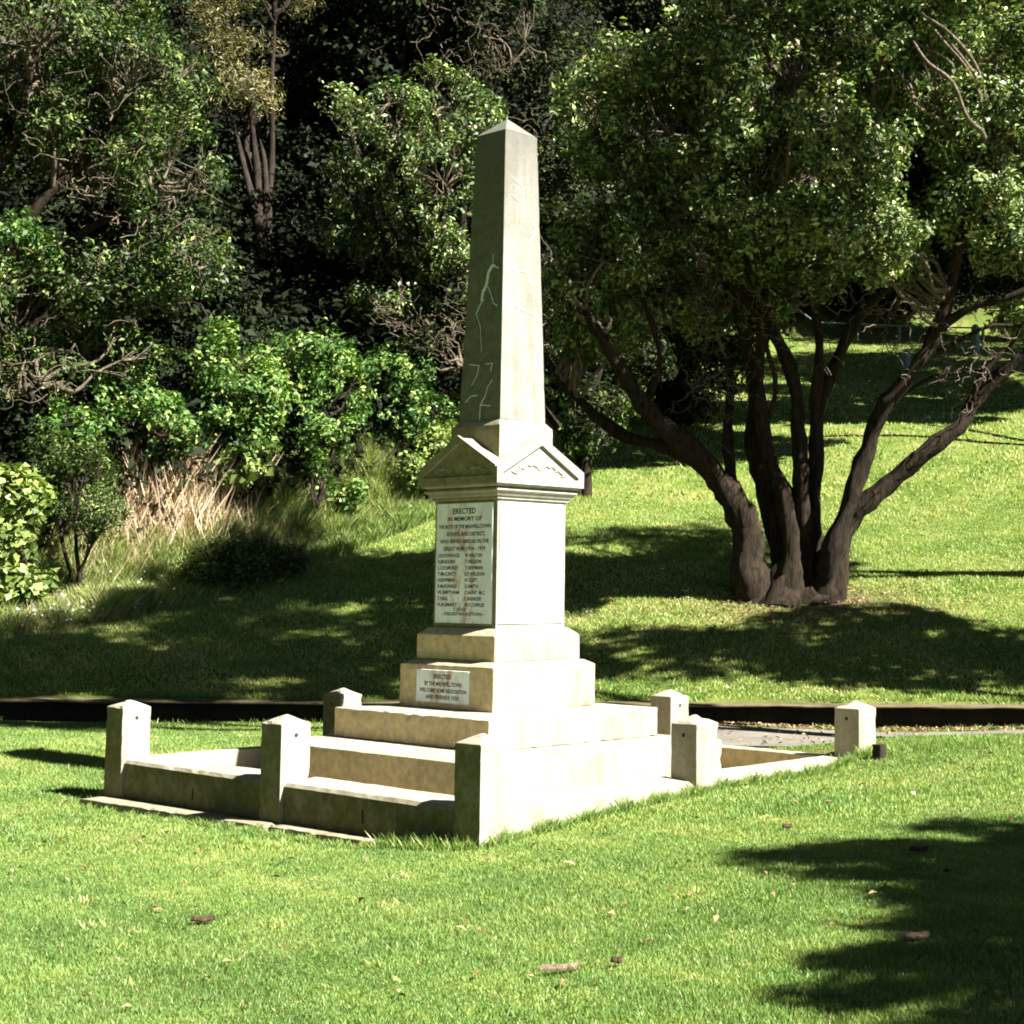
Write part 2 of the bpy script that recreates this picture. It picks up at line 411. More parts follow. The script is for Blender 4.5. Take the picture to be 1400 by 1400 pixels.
blob(bm, (0, 2.90), (.05, .06), 0, 0)
bm_obj('relief_carving', bm, M['cornice'], mem, True)
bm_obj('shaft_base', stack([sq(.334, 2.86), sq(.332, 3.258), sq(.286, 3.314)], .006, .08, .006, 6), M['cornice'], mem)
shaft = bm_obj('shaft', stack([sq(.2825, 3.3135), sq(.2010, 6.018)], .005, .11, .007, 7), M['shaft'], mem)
bm = bmesh.new()
vs = [bm.verts.new(q) for q in sq(.2012, 6.018)]; ap = bm.verts.new((0, 0, 6.195)); bm.faces.new(vs[::-1])
for i in range(4): bm.faces.new([vs[i], vs[(i+1) % 4], ap])
bm_obj('pyramid_cap', bm, M['shaft'], mem)
# pale mortar repairs snaking over the shaft
def ribbon(bm, pts, side, w):
    def P3(y, z, t):
        hw = .2825 - (z-3.3135)*(.0815/2.7045) + t
        return Vector((-hw, y, z)) if side == 'x' else Vector((y, -hw, z))
    for (a_, b_), wk in zip(zip(pts[:-1], pts[1:]), w):
        d = Vector((b_[0]-a_[0], b_[1]-a_[1])); n = Vector((-d.y, d.x)).normalized()
        k = 5; prev = None
        for i in range(k+1):
            t = i/k; y = a_[0]+d.x*t; z = a_[1]+d.y*t
            jj = mnoise.noise(Vector((y*25, z*25, 1.)))*.008; ww = 1.5*wk*(.7+.6*abs(mnoise.noise(Vector((y*40, z*40, 4.)))))
            q = [bm.verts.new(P3(y+n.x*(jj+s), z+n.y*(jj+s), .003)) for s in (-ww, ww)]
            q.append(bm.verts.new(P3(y+n.x*(jj), z+n.y*(jj), .0065)))
            if prev:
                bm.faces.new([prev[0], q[0], q[2], prev[2]]); bm.faces.new([prev[2], q[2], q[1], prev[1]])
            prev = q
def shx(px, py):      # pixel on the left face -> (y, z) on the shaft
    v = FW + RT*(px-700-PPX)/FPX - UP*(py-700-PPY)/FPX; t = (-.25-CAM[0])/v[0]; p = CAM+v*t; return (p[1], p[2])
def shy(px, py):
    v = FW + RT*(px-700-PPX)/FPX - UP*(py-700-PPY)/FPX; t = (-.25-CAM[1])/v[1]; p = CAM+v*t; return (p[0], p[2])
cr = lambda x, y: shx(580+x*.3288, 140+y*.3286)
cry = lambda x, y: shy(580+x*.3288, 140+y*.3286)
def repair(pts, side, w_):
    bm = bmesh.new(); ribbon(bm, pts, side, w_); bmesh.ops.remove_doubles(bm, verts=bm.verts, dist=.002); bm_obj('mortar_repair', bm, M['patch'], shaft)
repair([cr(*q) for q in ((282, 630), (283, 675), (265, 705), (258, 760), (243, 790), (240, 830))], 'x', [.004, .015, .014, .016, .014])
repair([cr(*q) for q in ((283, 675), (308, 690))], 'x', [.006])
repair([cr(*q) for q in ((240, 830), (218, 880), (238, 940), (240, 1000), (244, 1040))], 'x', [.005, .003, .003, .002])
repair([cr(*q) for q in ((258, 760), (275, 790), (288, 835), (304, 848))], 'x', [.004, .004, .005])
repair([cr(*q) for q in ((195, 1092), (235, 1095), (226, 1140), (205, 1180))], 'x', [.003, .004, .003])
repair([cr(*q) for q in ((262, 1090), (290, 1085), (284, 1120))], 'x', [.003, .004])
repair([cr(*q) for q in ((292, 1155), (272, 1185), (262, 1225), (244, 1260), (242, 1325))], 'x', [.003, .004, .004, .004])
repair([cr(*q) for q in ((244, 1260), (288, 1262))], 'x', [.004])
repair([cr(*q) for q in ((180, 1250), (205, 1222), (232, 1220))], 'x', [.003, .004])
for L in (((375, 310), (420, 350), (425, 430), (420, 480)), ((372, 380), (400, 410), (425, 405)), ((455, 490), (470, 530), (440, 590)), ((375, 850), (420, 870), (455, 885)), ((372, 700), (430, 705), (438, 750))):
    repair([cry(*q) for q in L], 'y', [.004]*3)

# marble tablets with their lettering
def slab(x0, x1, y0, y1, z0, z1, bev=.004):
    return stack([rect_ring(x0, x1, y0, y1, z0), rect_ring(x0, x1, y0, y1, z1)], bev, 9, 0., 0, 1)
tab = bm_obj('marble_tablet', slab(-.436, -.421, -.377, .388, 1.470, 2.553), M['marble'], mem)
tab['label'] = 'blue white marble tablet with black lettering and rust stains'
tab2 = bm_obj('marble_tablet', slab(-.395, .395, -.436, -.421, 1.470, 2.553), M['marble'], mem)
tab2['label'] = 'sunlit marble tablet with two faint columns of names'
plq = bm_obj('marble_plaque', slab(-.644, -.626, -.330, .378, .768, 1.058), M['marble'], mem)
def lettering(lines, m, parent, side):
    """lines: (text, centre coordinate along the face, z, cap height, max width, align)"""
    for (s, c, z, hgt, wid, al) in lines:
        V = []; Fc = []
        cu = bpy.data.curves.new('t', 'FONT'); cu.body = s; cu.size = hgt*1.42; cu.resolution_u = 2; cu.extrude = 0.0; cu.offset = hgt*.035
        cu.align_x = al
        ob = bpy.data.objects.new('t', cu); COL.objects.link(ob)
        bpy.context.view_layer.update()
        me = bpy.data.meshes.new_from_object(ob.evaluated_get(bpy.context.evaluated_depsgraph_get()))
        xs = [v.co.x for v in me.vertices]; w0 = max(xs)-min(xs)
        k = wid/w0 if wid else 1.
        o0 = len(V)
        for v in me.vertices:
            x = v.co.x*k + c; y = v.co.y + z - hgt*.5
            V.append((-FACE[0], -x, y) if side == 'x' else (x, -FACE[1], y))
        for f in me.polygons: Fc.append([o0+i for i in f.vertices])
        bpy.data.objects.remove(ob); bpy.data.curves.remove(cu); bpy.data.meshes.remove(me)
        me = bpy.data.meshes.new('inscription_line'); me.from_pydata(V, [], Fc); me.update()
        link('inscription_line', me, m, parent)
FACE = [.4375, .4375]
zz = lambda y: 2.553-(y-130)/1200*1.083
T1 = [('ERECTED', -.005, zz(210), .048, .31, 'CENTER'), ('IN MEMORY OF', 0, zz(287), .038, .46, 'CENTER'),
      ('THE BOYS OF THE MAXWELLTOWN', 0, zz(365), .034, .70, 'CENTER'), ('SCHOOL AND DISTRICT,', .02, zz(440), .034, .52, 'CENTER'),
      ('WHO SERVED ABROAD IN THE', 0, zz(513), .034, .66, 'CENTER'), ('GREAT WAR 1914 - 1919', 0, zz(587), .036, .57, 'CENTER')]
for k, (a_, wa, b_, wb) in enumerate([('J.SOUTHWOOD', .30, 'W.WALTON', .23), ('R.BRADDEN', .23, 'T.NELSON', .22), ('L.COLMOREY', .28, 'T.NEWMAN', .24),
        ('T.McCARTY', .26, 'E.F.WILSON', .26), ('H.BOWMAN', .23, 'W.CLIFT', .17), ('R.McDONALD', .27, 'G.SMITH', .18), ('W.SMITHAM', .30, 'C.HUNT. M.C.', .28),
        ('T.HALL', .15, 'S.BARKER', .23), ('H.A.SMART', .27, 'W.F.CUPPLES', .27)]):
    z = zz(655+61.5*k)
    T1 += [(a_, -.355, z, .032, wa, 'LEFT'), (b_, .015, z, .032, wb, 'LEFT')]
T1 += [('T.OGLE', -.05, zz(1192), .028, .16, 'CENTER'), ('- KILLED IN ACTION -', 0, zz(1237), .028, .58, 'CENTER')]
lettering(T1, M['letters'], tab, 'x')
T2 = []
nm = ['A.BAIN', 'J.BROWN', 'H.HILL', 'W.SCOTT', 'J.BLACK', 'D.LEE', 'R.REID', 'M.COLE', 'G.KERR', 'T.MASON', 'F.ALLAN', 'C.WATSON', 'P.TURNER', 'J.WEIR', 'R.GIBSON']
for k in range(15):
    z = 2.46-.0615*k
    T2 += [(nm[k], -.31, z, .030, 0, 'LEFT'), (nm[(k*7+4) % 15], .04, z-.004, .030, 0, 'LEFT')]
lettering(T2, M['washed'], tab2, 'y')
FACE = [.6455, 0]
T3 = [('ERECTED', -.02, 1.000, .038, .24, 'CENTER'), ('BY THE MAXWELLTOWN', -.01, .935, .036, .50, 'CENTER'),
      ('WELCOME HOME ASSOCIATION', -.01, .876, .034, .63, 'CENTER'), ('AND FRIENDS 1920', -.02, .818, .034, .45, 'CENTER')]
lettering(T3, M['letters'], plq, 'x')

# ------------------------------------------------------------------ posts and kerbs of the enclosure
SX, SY, PH = 2.298, 2.375, .1406
def post(name_label, x, y, holes, z0=-.25, m='post', rot=0.):
    e = empty('kerb_post', (x, y, 0), label=name_label, cat='concrete post', group='posts of the memorial kerb')
    rg = [[(a_+x, b_+y, z) for a_, b_, z in r] for r in (sq(PH, z0), sq(PH, .700), sq(.012, .766))]
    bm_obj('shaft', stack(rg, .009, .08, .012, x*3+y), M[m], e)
    for hs in holes:
        bm = bmesh.new()
        mt = {'-x': Matrix.Translation((x-PH, y, .607)) @ Matrix.Rotation(R(90), 4, 'Y'), '+x': Matrix.Translation((x+PH, y, .607)) @ Matrix.Rotation(R(90), 4, 'Y'),
              '-y': Matrix.Translation((x, y-PH, .607)) @ Matrix.Rotation(R(90), 4, 'X'), '+y': Matrix.Translation((x, y+PH, .607)) @ Matrix.Rotation(R(90), 4, 'X')}[hs]
        bmesh.ops.create_cone(bm, cap_ends=True, segments=14, radius1=.017, radius2=.017, depth=.007, matrix=mt)  # dark disc in place of a bored, shaded hole
        bm_obj('chain_hole_disc', bm, M['hole_shade'], e)
    if rot:
        e.rotation_euler.z = rot
    return e
post('front corner post with a mossy dark left side, nearest the viewer', -SX, -SY, ())
post('mossy middle post of the front left kerb, with a chain hole on its sunlit side', -SX, -.02, ('-y', '+y'))
post('leftmost post of the kerb, standing at the end of the thin concrete foot slab', -SX, SY, ('-y',))
post('post on the right of the memorial steps with the rounded kerb end butting against it', .012, -SY, ('-x', '+x'), m='postclean')
post('rightmost post of the kerb, with a small dark stone block at its foot', SX, -SY, ('-x', '+y'), m='postclean')
post('post behind the right end of the memorial steps, in front of the dark retaining wall', SX, -.07, ('-y', '+y'), m='postclean')
post('half shaded post peeping over the left end of the steps behind the memorial', .056, SY, ('-x', '+x'))
post('far corner post hidden behind the obelisk', SX, SY, (), m='postclean')
KW0, KW1 = .135, .20      # outer and inner half widths of the kerb about the post line
def kerb(label, a_, b_, axis_, sgn, m='kerb', ext=(0, 0)):
    """axis 'y': kerb runs along y at x=sgn*SX ; axis 'x': along x at y=sgn*SY"""
    c = SX if axis_ == 'y' else SY
    out_, in_ = c+.105, c-.215
    prof = [(out_, -.25), (out_, .212), (out_-.03, .240), (in_+.02, .262), (in_, .250), (in_, -.25)]
    n = max(6, int(abs(b_-a_)/.09)); bm = bmesh.new(); rows = []
    for i in range(n+1):
        t = a_+(b_-a_)*i/n; row = []
        for j, (o, z) in enumerate(prof):
            k = mnoise.noise(Vector((t*7, j*3.1, sgn*5)))*.005 + (max(0, mnoise.noise(Vector((t*19, j, 9)))-.35)*-.03 if j in (1, 2) else 0)
            q = (sgn*(o+k*.6), t, z+k) if axis_ == 'y' else (t, sgn*(o+k*.6), z+k)
            row.append(bm.verts.new(q))
        rows.append(row)
    for r0, r1 in zip(rows[:-1], rows[1:]):
        for j in range(len(prof)): bm.faces.new([r0[j], r0[(j+1) % len(prof)], r1[(j+1) % len(prof)], r1[j]])
    bm.faces.new(rows[0]); bm.faces.new(rows[-1][::-1])
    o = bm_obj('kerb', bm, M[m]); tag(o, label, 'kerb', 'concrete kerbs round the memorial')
    return o
g = PH+.001
k1 = kerb('mossy kerb between the front corner post and the middle left post', -SY+g, -.02-g, 'y', -1)
k2 = kerb('mossy kerb running left from the middle left post to the leftmost post', -.02+g, SY-g, 'y', -1)
kerb('back left kerb seen inside the enclosure, half sunlit and half in the obelisk shadow', -SX+g, .056-g, 'x', 1)
k4 = kerb('brilliant sunlit kerb right of the front corner post, below the steps', -SX+g, .012-g, 'x', -1, 'step')
kerb('kerb sinking into the grass before the rightmost post', .012+g, SX-g, 'x', -1, 'step')
kerb('low kerb with a shaded inner face running back from the rightmost post', -SY+g, -.07-g, 'y', 1, 'step')
kerb('kerb behind the memorial hidden by the steps', -.07+g, SY-g, 'y', 1, 'step')
kerb('back kerb hidden behind the stepped base', .056+g, SX-g, 'x', 1, 'step')
# drain holes with wet stains: dark plates, the hole's shade painted in
def drain(px, z, k, axis_='x', w=.012, hh=.05):
    bm = bmesh.new()
    if axis_ == 'x': pts = [(-(SX+.105)-.0035, px-w, z-hh), (-(SX+.105)-.0035, px+w, z-hh), (-(SX+.105)-.0035, px+w*.8, z+hh), (-(SX+.105)-.0035, px-w*.7, z+hh)]
    else: pts = [(px-w, -(SY+.105)-.0035, z-hh), (px+w, -(SY+.105)-.0035, z-hh), (px+w, -(SY+.105)-.0035, z+hh), (px-w, -(SY+.105)-.0035, z+hh)]
    q = [bm.verts.new(p) for p in pts]; f = bm.faces.new(q)
    ex = bmesh.ops.extrude_face_region(bm, geom=[f])['geom']
    for v in ex:
        if isinstance(v, bmesh.types.BMVert):
            if axis_ == 'x': v.co.x += .02
            else: v.co.y += .02
    bm_obj('drain_hole_plate', bm, M['hole_shade'], k)
drain(-1.17, .075, k1); drain(1.13, .04, k2); drain(-1.02, .075, k4, 'y', .015, .015)
# enclosure floor
bm = bmesh.new(); hexa(bm, rect_ring(-SX+.2, SX-.2, -SY+.2, SY-.2, -.2)+rect_ring(-SX+.2, SX-.2, -SY+.2, SY-.2, .035))
tag(bm_obj('enclosure_floor', bm, M['floor']), kind='structure')
# thin foot slab along the left side, broken in two
def foot_slab():
    e = empty('foot_slab', (-2.6, .2, -.08), label='thin cracked concrete strip lying along the foot of the mossy left kerb', cat='slab')
    for (y0, y1, x0, x1) in ((-.20, 2.50, -2.61, -2.68), (-1.75, -.24, -2.565, -2.60)):
        rg = [[(x0, y0, z), (-2.41, y0, z), (-2.41, y1, z), (x1, y1, z)] for z in (-.30, -.052)]
        zt = lambda y: -.052-.038*(y+2)/4.4
        rg[1] = [(x, y, zt(y)) for x, y, z in rg[1]]
        bm_obj('slab_piece', stack(rg, .008, .09, .022, y0), M['floor'], e)
foot_slab()
# dark stone block at the foot of the right post
bp = at(1199, 1022, 14.55)
bm = stack([[(bp[0]+x, bp[1]+y, bp[2]+z) for x, y, z in rect_ring(-.055, .06, -.075, .03, -.16)], [(bp[0]+x, bp[1]+y, bp[2]+z) for x, y, z in rect_ring(-.05, .055, -.07, .028, .035)]], .012, .05, .02, 3)
M['darkstone'] = stone_material('dark_stone', (.035, .030, .020), (.016, .014, .010))
tag(bm_obj('stone_block', bm, M['darkstone']), 'small dark stone block in the grass at the foot of the rightmost post', 'stone block')

# ------------------------------------------------------------------ retaining wall below the hill
def wall():
    e = empty('retaining_wall', tuple(W(0, 21.0, 0)), label='long low dark retaining wall with a thin overhanging cap below the grassy bank', cat='retaining wall')
    us = np.arange(-26, 26.1, .35)
    def sweep(name, prof, m, amt):
        V = []; n = len(prof)
        for i, u in enumerate(us):
            for j, (d, z) in enumerate(prof):
                k = mnoise.noise(Vector((u*1.7, j*2.3, 4)))*amt
                V.append(W(u, d+k, z+k*.8))
        V = np.array(V); ii = np.arange(len(us)*n).reshape(len(us), n)
        F = np.stack([ii[:-1], np.roll(ii[:-1], -1, 1), np.roll(ii[1:], -1, 1), ii[1:]], -1).reshape(-1, 4)
        o = link(name, np_mesh(name, V, F), m, e); return o
    sweep('wall_face', [(20.98, -.3), (20.98, .250), (21.3, .250), (21.3, -.3)], M['darkstone'], .02)
    sweep('wall_cap', [(20.78, .256), (20.775, .278), (20.82, .290), (21.32, .290), (21.32, .256)], M['cap'], .022)
M['cap'] = stone_material('earthy_cap', (.17, .14, .085), (.07, .06, .03))
wall()

# ------------------------------------------------------------------ vegetation builders
def rand_unit(n):
    v = rng.normal(size=(n, 3)); return v/np.linalg.norm(v, axis=1, keepdims=True)
def leaves(C, Nrm, L, Wd, tint, curl=.25):
    """C (n,3) centres, Nrm facing directions -> rhombic folded leaves as quads"""
    n = len(C)
    t = rand_unit(n); t = t - (t*Nrm).sum(1, keepdims=True)*Nrm; t /= np.linalg.norm(t, axis=1, keepdims=True)+1e-9
    b = np.cross(Nrm, t)
    L = np.asarray(L).reshape(-1, 1)*np.ones((n, 1)); Wd = np.asarray(Wd).reshape(-1, 1)*np.ones((n, 1))
    V = np.empty((n, 4, 3))
    V[:, 0] = C - t*L*.5; V[:, 2] = C + t*L*.5 - Nrm*L*curl*.4
    V[:, 1] = C + b*Wd*.5 + Nrm*Wd*curl + t*L*.08; V[:, 3] = C - b*Wd*.5 + Nrm*Wd*curl + t*L*.08
    return V.reshape(-1, 3), np.arange(n*4).reshape(n, 4), tint
def tube(paths, seg=7, rough=0.):
    """paths: list of (pts (k,3), radii (k,))"""
    Vs = []; Fs = []; o = 0
    for P_, r_ in paths:
        P_ = np.asarray(P_, float); r_ = np.asarray(r_, float); k = len(P_)
        if k < 2: continue
        T = np.gradient(P_, axis=0); T /= np.linalg.norm(T, axis=1, keepdims=True)+1e-9
        ref = np.array([.3, .2, .93]) if abs(T[:, 2]).mean() < .8 else np.array([.95, .3, .1])
        A = np.cross(T, ref); A /= np.linalg.norm(A, axis=1, keepdims=True)+1e-9
        B = np.cross(T, A)
        an = np.linspace(0, 2*np.pi, seg, endpoint=False)
        ring = P_[:, None] + r_[:, None, None]*(np.cos(an)[None, :, None]*A[:, None] + np.sin(an)[None, :, None]*B[:, None])
        Vs.append(ring.reshape(-1, 3))
        if rough:
            ctr_ = P_[:, None]; dv = ring-ctr_
            kk_ = np.array([[mnoise.noise(Vector((q[0]*7, q[1]*7, q[2]*1.6))) + .6*mnoise.noise(Vector((q[0]*17, q[1]*17, q[2]*4))) for q in rw] for rw in ring])
            Vs[-1] = (ctr_ + dv*(1+rough*kk_[..., None])).reshape(-1, 3)
        ii = np.arange(k*seg).reshape(k, seg)+o
        Fs.append(np.stack([ii[:-1], np.roll(ii[:-1], -1, 1), np.roll(ii[1:], -1, 1), ii[1:]], -1).reshape(-1, 4))
        o += k*seg
    return np.concatenate(Vs), np.concatenate(Fs)
def smooth_path(pts, rad, step=.25, wob=.0, seed=0):
    pts = np.asarray(pts, float); rad = np.asarray(rad, float)
    seg = np.linalg.norm(np.diff(pts, axis=0), axis=1); s = np.r_[0, np.cumsum(seg)]
    n = max(4, int(s[-1]/step)); t = np.linspace(0, s[-1], n)
    # catmull style via cubic hermite
    m = np.gradient(pts, s, axis=0); out = []
    for tt in t:
        i = min(np.searchsorted(s, tt, side='right')-1, len(s)-2); hh = s[i+1]-s[i]; x = (tt-s[i])/hh
        out.append((2*x**3-3*x**2+1)*pts[i]+(x**3-2*x**2+x)*hh*m[i]+(-2*x**3+3*x**2)*pts[i+1]+(x**3-x**2)*hh*m[i+1])
    out = np.array(out); rr = np.interp(t, s, rad)
    if wob:
        ph = rng.uniform(0, 6, 3)
        for a_ in range(3): out[:, a_] += wob*np.sin(t*2.3+ph[a_])*np.clip(t/1.0, 0, 1)
        rr = rr*(1+.10*np.sin(t*5+ph[0])+.05*np.sin(t*13+ph[1]))
    return out, rr
def twig(a_, b_, r0, r1, sag=.15, n=5):
    a_ = np.asarray(a_); b_ = np.asarray(b_); L = np.linalg.norm(b_-a_); t = np.linspace(0, 1, n)[:, None]
    off = rng.normal(size=3)*L*sag; off2 = rng.normal(size=(n, 3))*L*.045; off2[0] = 0; off2[-1] = 0
    P_ = a_+(b_-a_)*t + off*np.sin(t*np.pi) + off2
    return P_, np.linspace(r0, r1, n)
def gapnoise(P_, s, seed):
    return np.array([mnoise.noise(Vector((p[0]*s+seed, p[1]*s, p[2]*s))) for p in P_])
def crown_tips(ells, dens, seed, gap=-.12, shell=(.55, 1.03), gs=.75):
    """ells: (centre(3), radii in (right, ahead, up)) -> tip positions and outward normals"""
    TP = []; TN = []; TE = []
    for ei, (c, r) in enumerate(ells):
        r = np.array(r, float); area = 4*math.pi*((r[0]*r[1])**1.6/3+(r[0]*r[2])**1.6/3+(r[1]*r[2])**1.6/3)**(1/1.6)
        n = int(area*dens); d = rand_unit(n)
        rad = rng.uniform(shell[0]**2, shell[1]**2, n)**.5
        lump = 1 + .16*np.sin(d[:, 0]*5+seed+ei)*np.sin(d[:, 1]*4+2*seed)+.12*np.sin(d[:, 2]*7+ei)
        loc = d*rad[:, None]*r*lump[:, None]
        p = c + loc[:, :1]*RTH + loc[:, 1:2]*FWH + loc[:, 2:3]*np.array([0, 0, 1.])
        nn = d/r; nn = nn[:, :1]*RTH + nn[:, 1:2]*FWH + nn[:, 2:3]*np.array([0, 0, 1.]); nn /= np.linalg.norm(nn, axis=1, keepdims=True)
        TP.append(p); TN.append(nn); TE.append(np.full(n, ei))
    TP = np.concatenate(TP); TN = np.concatenate(TN); TE = np.concatenate(TE)
    g_ = gapnoise(TP, gs, seed*3.7)
    keep = g_ > gap
    return TP[keep], TN[keep], TE[keep]
def foliage(TP, TN, per, spread, L, Wd, up=.45, rnd=.75, tmu=.45, tsd=.2):
    n = len(TP); ti = np.repeat(np.arange(n), per)
    off = rand_unit(len(ti))*(rng.uniform(.1, 1, (len(ti), 1))**.6)*spread
    ctr = TP[ti]+off
    nrm = TN[ti]*.55 + np.array([0, 0, up]) + rand_unit(len(ti))*rnd + off/spread*.35
    nrm /= np.linalg.norm(nrm, axis=1, keepdims=True)
    base = rng.normal(tmu, tsd*.6, n)[ti] + rng.normal(0, tsd, len(ti))
    s = rng.uniform(.5, 1.45, len(ti))
    return leaves(ctr, nrm, L*s, Wd*s, np.clip(base, 0, 1))
def make_tree(name, label, cat, base, stems, ells, leaf='leaf_left', bark_='bark_dark', dens=22, per=24, spread=.24, L=.095, Wd=.045,
              gap=-.12, group=None, seed=1., tmu=.45, tsd=.27, twigs=.5, tr=.012, shell=(.55, 1.03), up=.45, gs=.75, seg=8):
    e = empty(name, tuple(base), label=label, cat=cat, group=group)
    TP, TN, TE = crown_tips(ells, dens, seed, gap, shell, gs)
    V, F, t = foliage(TP, TN, per, spread, L, Wd, up=up, tmu=tmu, tsd=tsd)
    link('crown', np_mesh('crown', V, F, {'tint': t}), M[leaf], e)
    paths = [smooth_path(p, r, .2, w) for p, r, w in stems]
    V, F = tube(paths, seg, .42 if seg > 10 else 0)
    link('trunk', np_mesh('trunk', V, F, smooth=True), M[bark_], e)
    # branches: hub near each lobe centre, linked to the nearest stem point, then out to some of the tips
    SP = np.concatenate([p for p, r in paths]); br_ = []
    for ei, (c, r) in enumerate(ells):
        sel = np.where(TE == ei)[0]
        if len(sel) == 0: continue
        c = np.asarray(c, float)
        nb = 5+int(3*max(r))
        hubs = [c + (rng.uniform(-.5, .5)*r[0])*RTH + (rng.uniform(-.5, .5)*r[1])*FWH + np.array([0, 0, rng.uniform(-.5, .3)*r[2]]) for _ in range(nb)]
        for hb in hubs:
            near = SP[np.argmin(np.linalg.norm(SP-hb-np.array([0, 0, -.6]), axis=1))]
            q_ = twig(near, hb, .05 if tr > .01 else .03, .02, .16, 6); br_.append(smooth_path(q_[0], q_[1], .15, .02))
        hubs = np.array(hubs)
        pick = rng.choice(sel, int(len(sel)*twigs), replace=False) if len(sel) > 1 else sel
        for ti in pick:
            hb = hubs[np.argmin(np.linalg.norm(hubs-TP[ti], axis=1))]
            br_.append(twig(hb, TP[ti]+TN[ti]*.05, tr, tr*.35, .10, 4))
    if br_:
        V, F = tube(br_, 4 if twigs < .9 else 3)
        link('branches', np_mesh('branches', V, F, smooth=True), M['bark_pale' if bark_ != 'bark_dark' else 'bark_dark'], e)
    return e
def EL(px, py, d, rpx, rpy, rd):
    k = d/FPX
    return (at(px, py, d), (rpx*k, rd, rpy*k))
def gz(u, d): return float(H(np.array(u), np.array(d)))
def G(u, d, dz=0.): return W(u, d, gz(u, d)+dz)
def gpx(px, d, dz=0.):
    u = (px-700-PPX)/FPX*d; return G(u, d, dz)

